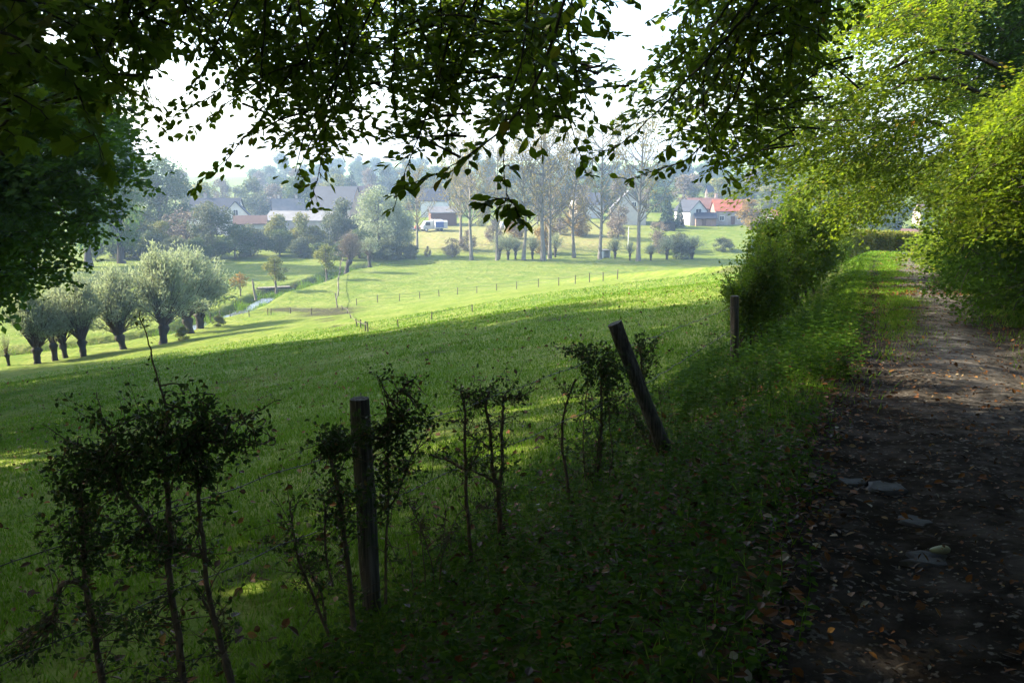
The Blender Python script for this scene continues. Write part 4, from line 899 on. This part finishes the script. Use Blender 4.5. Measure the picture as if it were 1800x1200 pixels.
def B(pl, d0, d1, width, ls=.062, gap=.46, thick=.010, dens=1., tm=LEAF): BL.append((pxl(pl, d0, d1), width, ls, tm, gap, thick, dens))
# boughs hanging at the top left and centre
B([(640, -120), (560, 80), (500, 150), (460, 225), (405, 280), (350, 322)], 5.2, 5.0, .30)
B([(660, -100), (610, 60), (575, 180), (558, 280), (542, 355)], 5.4, 5.2, .24)
B([(560, -120), (500, 40), (430, 110), (370, 160), (290, 203)], 5.6, 5.4, .30)
B([(600, 20), (520, 110), (430, 160), (325, 228)], 5.6, 5.6, .20)
B([(620, -60), (590, 110), (620, 170), (676, 222)], 5.2, 5.0, .20)
B([(860, -100), (790, 60), (755, 190), (722, 280), (692, 345)], 5.4, 5.0, .24, .065)
B([(860, -60), (800, 110), (790, 200), (785, 262)], 5.6, 5.5, .20, .065)
B([(1010, -60), (960, 100), (905, 215), (850, 270), (790, 305), (728, 335)], 4.2, 3.9, .24, .085)
B([(930, -80), (925, 100), (890, 200), (884, 300), (898, 375)], 4.0, 3.6, .17, .075, .65, .006, .6)
B([(895, 350), (880, 345), (842, 358)], 3.6, 3.6, .10, .07, .7, .003, .6)
B([(890, 340), (905, 360), (925, 385)], 3.6, 3.6, .10, .07, .7, .003, .6)
B([(1000, -80), (960, 60), (975, 160), (1000, 240), (1014, 302)], 5.2, 5.0, .20, .07)
B([(1020, -90), (990, 60), (1010, 140), (1042, 205)], 5.0, 4.9, .22, .07)
B([(1060, -90), (1030, -10), (1020, 60), (1010, 150)], 5.4, 5.4, .2, .07)
B([(960, -80), (1040, 0), (1080, 20), (1108, 12)], 5.2, 5.2, .16, .07, .5, .006)
B([(1040, 10), (1062, 40), (1075, 62)], 5.2, 5.2, .10, .07, .5, .004)
for k in range(64):
    x = rng.uniform(150, 960); L = rng.uniform(120, 250) if x < 640 else rng.uniform(120, 300)
    if 230 < x < 420: L *= .62
    dd = rng.uniform(4.6, 7.5); x2 = x+rng.normal(0, 70)
    B([(x+rng.normal(0, 60), -130), (x, -20), ((x+x2)/2, L*.45), (x2, L-25)], dd, dd-.2, rng.uniform(.2, .36), rng.uniform(.052, .066), .46, .009)
def topmass(lobes, n): return lobes_extra(lobes, n, .16)
beech = big_tree('beech_tree', (1.2, -3.2, hz(1.2, -3.2)), 'beech overhanging the viewer, its dark leafy boughs hanging across the sky at the top', 'tree',
    [(1.2, -3.2, -2.2), (1.1, -3.1, 1), (1.0, -2.9, 5), (.9, -2.6, 9)], .42, MB, L_beech, BL,
    lobes_extra([(-2, 3, 5.5, 3.2), (2, 1.5, 6, 3.4), (-5, 2, 6, 3.2), (0, -3, 7, 4), (4, -2, 6, 3.5), (-4, -4, 6.5, 3.8), (1, 5.5, 6.5, 3.2), (-4, 7, 6.5, 3.2), (5, 3.5, 7, 3), (0, 2, 9.5, 4), (-3, 9, 8, 3)], 70000, .22), [([(250, -70), (1020, -70), (1005, 60), (960, 130), (880, 150), (760, 100), (690, 120), (640, 190), (500, 170), (440, 95), (330, 60), (270, 70)], 5.2, 8.5, 225), ([(620, 20), (1010, 20), (1010, 170), (900, 210), (820, 170), (700, 170)], 5.2, 7.5, 90), ([(450, 60), (640, 60), (640, 240), (560, 260), (480, 230)], 5.2, 7, 54), ([(730, 180), (830, 180), (780, 260), (740, 250)], 5.2, 6, 8), ([(870, 150), (1030, 90), (1040, 190), (960, 220), (900, 220)], 5, 6.5, 26)])
# second beech: bough coming in from the right at the top
BL = []
B([(1380, -130), (1330, 0), (1245, 95), (1175, 170), (1105, 235), (1032, 274)], 6.0, 5.6, .34, .062, .44, .014)
B([(1330, -60), (1250, 50), (1150, 120), (1062, 165)], 6.2, 6.0, .32, .062, .44, .010)
B([(1330, -100), (1250, -10), (1200, 15), (1150, 30)], 6.2, 6.2, .22, .07)
B([(1300, 20), (1245, 100), (1240, 180), (1262, 260), (1285, 325)], 6.0, 5.8, .28, .075)
B([(1330, 60), (1290, 180), (1210, 290), (1092, 325)], 6.2, 6.0, .22, .07)
B([(1350, -20), (1320, 100), (1322, 220), (1308, 312)], 6.4, 6.3, .26, .07)
B([(1440, -120), (1400, 0), (1380, 110), (1395, 200)], 6.8, 6.8, .34, .07)
B([(1380, -60), (1290, 60), (1220, 160), (1120, 190)], 6.4, 6.3, .30, .075)
B([(1330, 0), (1260, 130), (1200, 210), (1150, 270)], 6.2, 6.0, .26, .075)
B([(1360, 20), (1290, 120), (1280, 200), (1240, 270)], 6.5, 6.4, .26, .07)
for k in range(24):
    x = rng.uniform(1215, 1470); L = rng.uniform(120, 250); x2 = x+rng.normal(-40, 50); dd = rng.uniform(6, 7.6)
    B([(x+60, -120), (x, -10), ((x+x2)/2, L*.5), (x2, L-20)], dd, dd, rng.uniform(.22, .36), rng.uniform(.055, .066), .46, .009)
big_tree('beech_tree', (6.6, 2.2, hz(6.6, 2.2)), 'beech on the right bank sending one forked bough in from the upper right', 'tree',
    [(6.6, 2.2, hz(6.6, 2.2)-.5), (6.5, 2.3, 3), (6.2, 2.6, 7), (6, 3, 11)], .40, MB, L_beech, BL,
    lobes_extra([(5, 4, 6, 3), (7.5, 5, 6, 3), (6, 0, 7, 4), (9, 1, 6, 3.5), (4, 6.5, 5.6, 2.4), (8, -3, 6, 4), (10, 5, 4.5, 2.5)], 40000, .22), [([(1125, 165), (1220, 60), (1290, -70), (1490, -70), (1470, 120), (1390, 240), (1310, 300), (1240, 240), (1180, 230)], 6, 8.5, 185)])
# maple with big lobed leaves at the top left corner
BL = []
for pl, d in [([(-140, 40), (20, 60), (120, 130), (150, 215), (165, 285)], 3.9), ([(-120, -60), (60, 10), (160, 60), (215, 150)], 4.3), ([(-150, 120), (-20, 140), (60, 180), (110, 220)], 4.1),
              ([(-100, -120), (90, -30), (190, 30), (260, 70)], 4.8), ([(-150, 60), (0, 90), (70, 110), (130, 100)], 4.4), ([(-150, -20), (0, 20), (90, 40), (150, 20)], 4.6),
              ([(-150, 200), (-40, 210), (20, 240), (50, 260)], 4.5), ([(20, -140), (110, -40), (180, 90), (200, 175)], 5.2), ([(-60, -140), (30, -40), (60, 60), (30, 140)], 5.0), ([(60, -140), (200, -50), (270, 40), (240, 120)], 5.4)]:
    B(pl, d, d-.2, .30, .095, .52, .010, .9, MAPLE)
big_tree('maple_tree', (-5.6, 2.0, hz(-5.6, 2.0)), 'maple with large lobed green leaves filling the top left corner', 'tree',
    [(-5.6, 2.0, hz(-5.6, 2)-.5), (-5.5, 2.1, 0), (-5.3, 2.4, 4), (-5, 2.6, 8)], .22, MB, L_maple, BL, lobes_extra([(-4.5, 3, 4.6, 2.2), (-6, 1, 5, 3), (-6.5, 4.5, 5.2, 2.4), (-3, 4.6, 4.8, 1.9)], 9000, .18), [([(-70, -70), (290, -70), (250, 60), (200, 150), (120, 200), (60, 210), (-70, 280)], 4.2, 6, 70)], (MAPLE, .088, 14))

# the dark leafy tree at the left picture edge
def edge_tree():
    base = np.array([-16.2, 18.5, hz(-16.2, 18.5)]); t = thing('leafy_tree', base, 'dark leafy tree filling the left picture edge above the willows', 'tree')
    m = Mesh(); c = curve([base-[0, 0, .5], base+[.2, 0, 5], base+[-.2, .3, 10], base+[0, 0, 15]], 14); tube(m, c-base, np.linspace(.42, .12, 14), 10, 0, .04); m.build('trunk', MBD, t)
    wd = Mesh(); lf = Mesh()
    tips = [(238, 190), (246, 232), (240, 275), (248, 318), (215, 352), (196, 385), (168, 418), (150, 452), (128, 482), (96, 498), (60, 508), (20, 515), (-30, 505), (180, 300), (150, 250), (120, 330), (90, 400), (60, 440), (30, 380), (150, 180), (100, 200), (50, 300), (0, 440), (-40, 380), (0, 250), (110, 440), (205, 250), (170, 350), (70, 470), (130, 400)]
    for px, py in tips+[(rng.uniform(-80, 215), rng.uniform(150, 430)) for _ in range(46)]:
        d = rng.uniform(15.5, 20); e = at(px, py, d); s = np.array([np.interp(max(e[2], base[2]+2)+1.6, c[:, 2], c[:, i]) for i in range(3)])
        bough(wd, lf, np.array([s, s*.45+e*.55+[0, 0, .8], e])-base, 1.15, .125, CARD, .42, .035, .3, .9)
    lb = [(base[0]+rng.normal(-1, 2.4), base[1]+rng.normal(0, 2.4), rng.uniform(3, 14.5), rng.uniform(1.6, 2.7)) for _ in range(16)]
    P, u, _ = crown_pts(6500, lb); leaves(lf, P-base, nrm(rng.normal(0, 1, P.shape)), nrm(u+rng.normal(0, .6, P.shape)), .30*rng.uniform(.6, 1.3, len(P)), CARD)
    fans(300, region_poly([(-70, 140), (150, 140), (236, 190), (246, 310), (200, 372), (150, 440), (110, 490), (40, 508), (-70, 520)], 15.5, 20), .62, 34, .125, lf, wd, base, (0, -.3, 1.))
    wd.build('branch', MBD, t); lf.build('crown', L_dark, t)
edge_tree()
# the row of tall trees that goes on outside the left edge and shades the hillside
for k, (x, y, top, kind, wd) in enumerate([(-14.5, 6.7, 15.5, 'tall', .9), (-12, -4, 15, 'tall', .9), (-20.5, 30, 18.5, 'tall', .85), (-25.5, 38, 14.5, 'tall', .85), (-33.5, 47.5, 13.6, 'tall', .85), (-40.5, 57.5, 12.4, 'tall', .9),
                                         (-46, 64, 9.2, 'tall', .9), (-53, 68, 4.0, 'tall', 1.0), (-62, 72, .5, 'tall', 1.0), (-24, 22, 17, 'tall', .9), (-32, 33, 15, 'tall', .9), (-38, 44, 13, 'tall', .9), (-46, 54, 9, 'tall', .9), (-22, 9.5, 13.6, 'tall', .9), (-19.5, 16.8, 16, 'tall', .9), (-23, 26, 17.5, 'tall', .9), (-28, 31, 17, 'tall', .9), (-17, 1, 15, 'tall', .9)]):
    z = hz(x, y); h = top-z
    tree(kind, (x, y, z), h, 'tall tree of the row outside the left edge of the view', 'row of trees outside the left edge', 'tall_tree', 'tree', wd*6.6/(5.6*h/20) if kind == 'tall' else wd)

# ------------------------------------------------------------------ sunlit trees over the path on the right
def right_tree(base, label, top, r, polys, lobes=(), ls=.10, per=34, rad=.55, limbs=(), lm=None):
    base = np.array([base[0], base[1], hz(*base)]); t = thing('beech_tree', base, label, 'tree')
    m = Mesh(); c = curve([base-[0, 0, .5], base+[.1, .1, 3], base+[-.1, 0, 6], [base[0], base[1], top]], 12, .02); tube(m, c-base, np.linspace(r*1.2, r*.4, 12), 10, 0, .03); m.build('trunk', MB, t)
    wd = Mesh(); lf = Mesh()
    for poly, d0, d1, n in polys: fans(n, region_poly(poly, d0, d1), rad, per, ls, lf, wd, base)
    for pl, d0, d1, rr in limbs:
        cc = curve(pxl(pl, d0, d1), 12, .01); tube(wd, cc-base, np.linspace(rr, rr*.25, 12), 6)
    if lobes:
        P, u, _ = crown_pts(len(lobes)*700, lobes); leaves(lf, P-base, nrm(rng.normal(0, 1, P.shape)), nrm(u+rng.normal(0, .6, P.shape)), .24*rng.uniform(.6, 1.3, len(P)), CARD, 0, rng.random(len(P))*.6)
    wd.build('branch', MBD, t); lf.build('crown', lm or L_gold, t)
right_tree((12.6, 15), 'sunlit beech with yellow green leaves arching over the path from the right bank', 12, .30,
    [([(1385, 110), (1480, 20), (1540, -40), (1720, -40), (1690, 30), (1660, 120), (1690, 170), (1640, 240), (1500, 260), (1400, 240), (1370, 180)], 13, 17, 270),
     ([(1350, 190), (1480, 200), (1640, 220), (1640, 300), (1540, 310), (1440, 290), (1350, 270)], 14, 18, 130),
     ([(1330, 180), (1400, 200), (1390, 330), (1330, 300)], 14, 17, 14)],
    [(12.5, 15, 9, 3), (11, 17, 9, 2.5), (14, 13, 9.5, 3)], .085, 50, .6,
    [([(1760, 120), (1680, 80), (1600, 100), (1540, 130), (1480, 180)], 14, 15, .05), ([(1740, 170), (1650, 130), (1560, 150), (1530, 230)], 14, 15, .04), ([(1700, 250), (1610, 200), (1560, 210)], 15, 16, .045)])
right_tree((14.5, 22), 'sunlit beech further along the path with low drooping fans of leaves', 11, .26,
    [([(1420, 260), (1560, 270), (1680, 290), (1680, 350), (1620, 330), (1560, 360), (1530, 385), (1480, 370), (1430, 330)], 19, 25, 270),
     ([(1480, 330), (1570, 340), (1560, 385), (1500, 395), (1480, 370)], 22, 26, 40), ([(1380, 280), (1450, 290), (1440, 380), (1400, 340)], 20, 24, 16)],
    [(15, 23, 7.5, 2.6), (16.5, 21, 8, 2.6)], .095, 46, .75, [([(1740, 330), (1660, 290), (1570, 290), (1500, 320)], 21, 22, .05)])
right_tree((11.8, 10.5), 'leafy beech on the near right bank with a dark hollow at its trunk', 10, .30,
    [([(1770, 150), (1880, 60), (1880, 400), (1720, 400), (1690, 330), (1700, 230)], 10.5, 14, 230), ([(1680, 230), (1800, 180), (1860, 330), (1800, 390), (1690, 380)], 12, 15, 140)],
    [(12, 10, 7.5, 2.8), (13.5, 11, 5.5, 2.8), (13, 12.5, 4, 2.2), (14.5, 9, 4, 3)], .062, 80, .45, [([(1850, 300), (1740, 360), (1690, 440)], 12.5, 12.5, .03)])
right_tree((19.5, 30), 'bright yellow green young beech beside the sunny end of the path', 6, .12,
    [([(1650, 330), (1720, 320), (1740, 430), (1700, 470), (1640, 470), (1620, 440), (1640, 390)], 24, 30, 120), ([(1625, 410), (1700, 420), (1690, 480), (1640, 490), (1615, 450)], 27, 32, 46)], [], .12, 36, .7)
right_tree((15.0, 17.5), 'shaded understorey beech in the middle of the right bank', 7, .14,
    [([(1655, 410), (1800, 380), (1880, 500), (1860, 590), (1770, 535), (1690, 490)], 12, 18, 190)], [(15.5, 18, 3, 1.8)], .07, 56, .5, (), L_cover)  # darker ground-cover leaf colour stands in for shade on this crown
right_tree((12.6, 22.5), 'dark shaded beech crown in the upper right corner behind the sunlit sprays', 14, .30,
    [([(1640, -60), (1900, -60), (1900, 230), (1740, 240), (1660, 170)], 19, 24, 640), ([(1480, -60), (1700, -60), (1700, 60), (1500, 40)], 17, 22, 120)], [(13, 22.5, 8, 3), (15, 22, 8, 3), (12.6, 24.5, 5.5, 2.2), (13.5, 23, 5, 2.2)], .11, 52, .75, (), L_dark)  # dark leaf colour paints in the shade of the canopy's hollow interior
for k, (x, y, top, kind, wd) in enumerate([(16, 3, 14, 'dome', 1), (13, -8, 14, 'dome', 1), (21, 14, 15, 'dome', 1), (24, 26, 15, 'dome', 1), (-2, -13, 14, 'dome', 1), (7, -16, 14, 'dome', 1), (-9, -13, 14, 'dome', 1), (28, 38, 13, 'dome', .9)]):
    z = hz(x, y); tree(kind, (x, y, z), top-z, 'tall wood tree up the slope behind the right bank', 'wood up the slope on the right', 'wood_tree', 'tree', wd)

# ------------------------------------------------------------------ grass, ground cover, fallen leaves
STUFF = []
def grass(n):
    a = rng.uniform(R(-78), R(42), n); r = 2.2*(75/2.2)**(rng.random(n)**.8); x = np.sin(a)*r; y = np.cos(a)*r
    s = lat(x, y); ok = (s < -2.7-.7*rng.random(n)) & (y > .5) & (r < 80); x, y, r = x[ok], y[ok], r[ok]
    ok = vnoise(x, y, 1.4, 31)+.9*rng.random(len(x)) > -.15; x, y, r = x[ok], y[ok], r[ok]
    z = H(x, y); k = len(x); hgt = (.026+.03*rng.random(k))*(1+.5*vnoise(x, y, .9, 33)+.9*np.clip(vnoise(x, y, 2.1, 34)-.35, 0, 1)*2)*(1+r/45); wd_ = .005*(1+r/5)
    th = rng.uniform(0, 6.28, k); ln = rng.normal(0, .5, (k, 2))*hgt[:, None]
    c, s_2 = np.cos(th)*wd_/2, np.sin(th)*wd_/2
    V = np.stack([np.stack([x-c, y-s_2, z-.01], 1), np.stack([x+c, y+s_2, z-.01], 1), np.stack([x+ln[:, 0], y+ln[:, 1], z+hgt], 1)], 1)
    m = Mesh(); m.add(V.reshape(-1, 3), np.arange(3*k).reshape(-1, 3), 0, np.repeat(np.clip(.5+.5*vnoise(x, y, .5, 35)+.3*vnoise(x, y, 2.4, 36)+rng.normal(0, .2, k), 0, 1), 3))
    tag(m.build('grass', L_grass), 'short green pasture grass covering the slope beyond the barbed wire fence', 'grass', None, 'stuff')
grass(520000)
def scatter(n, smin, smax, y0, y1, pw=.75):
    y = y0+(y1-y0)*rng.random(n)**(1/pw*1.6); s = rng.uniform(smin, smax, n); x = pc(y)+s/.908; return x, y
# ivy and weeds on both banks
m = Mesh()
for n, a, b, y0, y1, sz, lift in [(60000, -3.5, -1.0, .8, 16, .026, .05), (9000, -3.6, -1.3, .8, 12, .045, .13), (11000, -3.4, -.95, 12, 42, .06, .08), (26000, 1.15, 6.5, 4, 22, .06, .16), (16000, 1.2, 6, 18, 46, .09, .2)]:
    x, y = scatter(n, a, b, y0, y1); dn = vnoise(x, y, 1.7, 41); ok = dn+.8*rng.random(n) > -.25
    sw = .34*vnoise(x, y, 1.5, 47)+.18*rng.normal(0, 1, len(x)); ok &= np.abs(lat(x, y)) > 1.12+sw
    x, y = x[ok], y[ok]; k = len(x); P = np.stack([x, y, H(x, y)+lift*rng.random(k)+.012], 1)
    leaves(m, P, np.stack([rng.normal(0, 1, k), rng.normal(0, 1, k), rng.normal(.0, .25, k)], 1), np.stack([rng.normal(-.1, .35, k), rng.normal(-.15, .35, k), np.ones(k)], 1), sz*rng.uniform(.6, 1.35, k), LEAF)
# grass tufts down the middle and the edges of the path
x, y = scatter(46000, -1, 1, 9, 46); x = pc(y)+(-.42+.24*rng.normal(0, 1, len(y))+.12*np.sin(y*1.3))/.908; ok = (vnoise(x, y, 3.1, 43)+.5*rng.random(len(y)) > .1) & (rng.random(len(y)) < np.clip((y-9)/9, 0, 1)**1.3); xa, ya = x[ok], y[ok]
x, y = scatter(26000, -1.5, -.8, 6, 46); x = pc(y)+(-1.35+.25*rng.normal(0, 1, len(y))+.15*np.sin(y*.9))/.908; ok = (vnoise(x, y, 2.6, 44)+.5*rng.random(len(x)) > 0) & (rng.random(len(y)) < np.clip((y-6)/6, 0, 1)); xb, yb = x[ok], y[ok]
x, y = scatter(26000, .8, 2.0, 7, 46); x = pc(y)+(1.45+.38*rng.normal(0, 1, len(y))+.15*np.sin(y*.8))/.908; ok = (vnoise(x, y, 2.6, 45)+.5*rng.random(len(x)) > 0) & (rng.random(len(y)) < np.clip((y-7)/5, 0, 1)); xc, yc = x[ok], y[ok]
x, y = scatter(7000, -3.7, -1.1, .8, 30); ok = vnoise(x, y, 2.2, 46)+.5*rng.random(len(x)) > .15; xc, yc = np.concatenate([xc, x[ok]]), np.concatenate([yc, y[ok]])
x = np.concatenate([xa, xb, xc]); y = np.concatenate([ya, yb, yc]); k = len(x); r = np.hypot(x, y); z = H(x, y)+.03
hgt = .035+.06*rng.random(k); wd_ = .005*(1+r/6); th = rng.uniform(0, 6.28, k); ln = rng.normal(0, .5, (k, 2))*hgt[:, None]
V = np.stack([np.stack([x-np.cos(th)*wd_/2, y-np.sin(th)*wd_/2, z-.02], 1), np.stack([x+np.cos(th)*wd_/2, y+np.sin(th)*wd_/2, z-.02], 1), np.stack([x+ln[:, 0], y+ln[:, 1], z+hgt], 1)], 1)
m.add(V.reshape(-1, 3), np.arange(3*k).reshape(-1, 3), 1, np.repeat(rng.random(k), 3))
# upright weeds on the left bank and below the hedge
for n, a, b, y0, y1, hh, sz in [(900, -3.4, -1.0, 1.4, 9, .20, .062), (520, -3.2, -.9, 8, 32, .55, .085), (380, 1.6, 5, 9, 30, .5, .09)]:
    x, y = scatter(n, a, b, y0, y1)
    for xx, yy in zip(x, y):
        z = hz(xx, yy); h = hh*rng.uniform(.4, 1.3); e = np.array([xx+rng.normal(0, .1)*h*2, yy+rng.normal(0, .1)*h*2, z+h]); c = curve([(xx, yy, z-.03), e], 5, .01*h); tube(m, c, [.003, .0028, .0025, .002, .001], 3, 1)
        k = int(6+h*22); tt = np.linspace(.25, 1, k); P = np.stack([np.interp(tt*4, np.arange(5), c[:, i]) for i in range(3)], 1); an = np.arange(k)*2.4
        leaves(m, P, np.stack([np.cos(an), np.sin(an), np.full(k, .05)], 1)+rng.normal(0, .15, (k, 3)), np.stack([-.3*np.cos(an), -.3*np.sin(an), np.ones(k)], 1)+rng.normal(0, .2, (k, 3)), sz*rng.uniform(.6, 1.2, k)*(1.1-.5*tt), LEAF)
sb_ = curve(STREAM, 700); tb_ = nrm(np.gradient(sb_, axis=0)); nb_ = np.stack([-tb_[:, 1], tb_[:, 0]], 1)
for sg in (-1, 1):
    i_ = rng.integers(0, 700, 5200); off = sg*(1.05+.35*rng.normal(0, 1, 5200)+.3*np.sin(i_*.13)); x = sb_[i_, 0]+nb_[i_, 0]*off; y = sb_[i_, 1]+nb_[i_, 1]*off; k = len(x); z = H(x, y)
    hh = (.25+.5*rng.random(k))*(1+.6*np.sin(i_*.09)); th = rng.uniform(0, 6.28, k); ln = rng.normal(0, .3, (k, 2))*hh[:, None]
    V = np.stack([np.stack([x-np.cos(th)*.05, y-np.sin(th)*.05, z-.05], 1), np.stack([x+np.cos(th)*.05, y+np.sin(th)*.05, z-.05], 1), np.stack([x+ln[:, 0], y+ln[:, 1], z+hh], 1)], 1)
    m.add(V.reshape(-1, 3), np.arange(3*k).reshape(-1, 3), 1, np.repeat(rng.random(k), 3))
tag(m.build('undergrowth', [L_cover, L_grass]), 'ivy, nettles and grass tufts covering the banks beside the path and the stream', 'undergrowth', None, 'stuff')
m = Mesh()
for n, a, b, y0, y1, sz, off in [(9000, -1.3, 1.35, .8, 22, .024, .008), (2600, -1.9, -.8, .8, 20, .05, .02), (3600, -1.25, 1.3, .8, 22, .048, .012), (5200, -3.4, -1.0, 1.2, 14, .055, .07), (900, -2.2, -.9, 4, 11, .05, .03), (1500, -1.2, 1.2, 18, 46, .07, .02), (1700, 1.2, 4, 3, 22, .06, .06)]:
    x, y = scatter(n, a, b, y0, y1); k = len(x)
    P = np.stack([x, y, H0(x, y)+off*rng.random(k)+.004], 1); leaves(m, P, np.stack([rng.normal(0, 1, k), rng.normal(0, 1, k), rng.normal(0, .3, k)], 1), np.stack([rng.normal(0, .4, k), rng.normal(0, .4, k), np.ones(k)], 1), sz*rng.uniform(.5, 1.3, k), LEAF)
n = 5200; a = rng.uniform(R(-70), R(35), n); r = 3*(50/3)**(rng.random(n)**.7); x = np.sin(a)*r; y = np.cos(a)*r; ok = (lat(x, y) < -3.2) & (y > 1); x, y, r = x[ok], y[ok], r[ok]; k = len(x)
P = np.stack([x, y, H(x, y)+.03+.04*rng.random(k)], 1); leaves(m, P, rng.normal(0, 1, (k, 3))*[1, 1, .4], rng.normal(0, .5, (k, 3))+[0, 0, 1], .07*rng.uniform(.5, 1.3, k)*(1+r/60), LEAF)
tag(m.build('fallen_leaves', L_fall), 'brown and orange fallen leaves lying on the path, bank and grass', 'leaves', None, 'stuff')
# flat stones in the path
M_stone = plain('path_stone', (.065, .062, .058), (.03, .028, .026), 12, .8, .4); M_pale = plain('pale_fruit_skin', (.24, .27, .13), (.12, .10, .05), 9, .5)
for k, (px, py, sx, sy, lab) in enumerate([(1640, 972, .24, .12, 'flat grey stone set in the path beneath the pale fruit'), (1670, 803, .24, .12, 'flat grey stone set in the path, top right of the stony patch'), (1560, 845, .22, .14, 'small rounded flat stone in the middle of the path'), (1490, 838, .2, .12, 'flat stone at the left edge of the path'), (1755, 950, .26, .16, 'flat worn stone near the right picture edge'), (1610, 905, .18, .1, 'smallest flat stone just above the pale fruit')]):
    p = gp(px, py, H0); a = np.linspace(0, 2*np.pi, 13)[:-1]; rr = 1+rng.normal(0, .2, 12); m = Mesh()
    o_ = np.stack([np.cos(a)*sx*.5*rr, np.sin(a)*sy*rr*.7, 0*a], 1); m.add(np.concatenate([o_*1.05-[0, 0, .06], o_+[0, 0, .012], o_*.8+[0, 0, .022], [[0, 0, .024]]]), np.concatenate([np.stack([b_*12+np.arange(12), b_*12+(np.arange(12)+1) % 12, b_*12+12+(np.arange(12)+1) % 12, b_*12+12+np.arange(12)], 1) for b_ in (0, 1)]), 0, 0, True)
    m.add(np.concatenate([o_*.8+[0, 0, .022], [[0, 0, .024]]]), [(i_, (i_+1) % 12, 12) for i_ in range(12)], 0, 0, True)
    o = m.build('flat_stone', M_stone); o.location = tuple(p-[0, 0, .058]); tag(o, lab, 'stone', 'flat stones in the path')
p = gp(1652, 962, H0); t = thing('fallen_pear', p+[0, 0, -.012], 'pale greenish fallen pear lying on a flat stone in the path', 'fruit', None, .2, (.9, .9, .62))
m = Mesh(); a = np.linspace(0, np.pi, 11); tube(m, np.stack([-.055*np.cos(a), 0*a, 0*a], 1), np.maximum(.002, .028*np.sin(a)**.6*(1-.25*np.cos(a))), 12); m.build('flesh', M_pale, t)
m = Mesh(); tube(m, [(-.05, 0, 0), (-.08, .006, .008)], [.003, .002], 5); m.build('stalk', MBR, t)

# ------------------------------------------------------------------ haze
hm = Mesh(); box(hm, (0, 510, 4), (2060, 1310, 70))
m = bpy.data.materials.new('haze'); m.use_nodes = True; n = m.node_tree; n.nodes.remove(n.nodes['Principled BSDF'])
v = n.nodes.new('ShaderNodeVolumePrincipled'); v.inputs['Color'].default_value = (.48, .69, 1, 1); v.inputs['Density'].default_value = .00056; v.inputs['Anisotropy'].default_value = .35
n.links.new(v.outputs[0], n.nodes['Material Output'].inputs['Volume'])
h = hm.build('haze', m); tag(h, None, None, None, 'stuff')
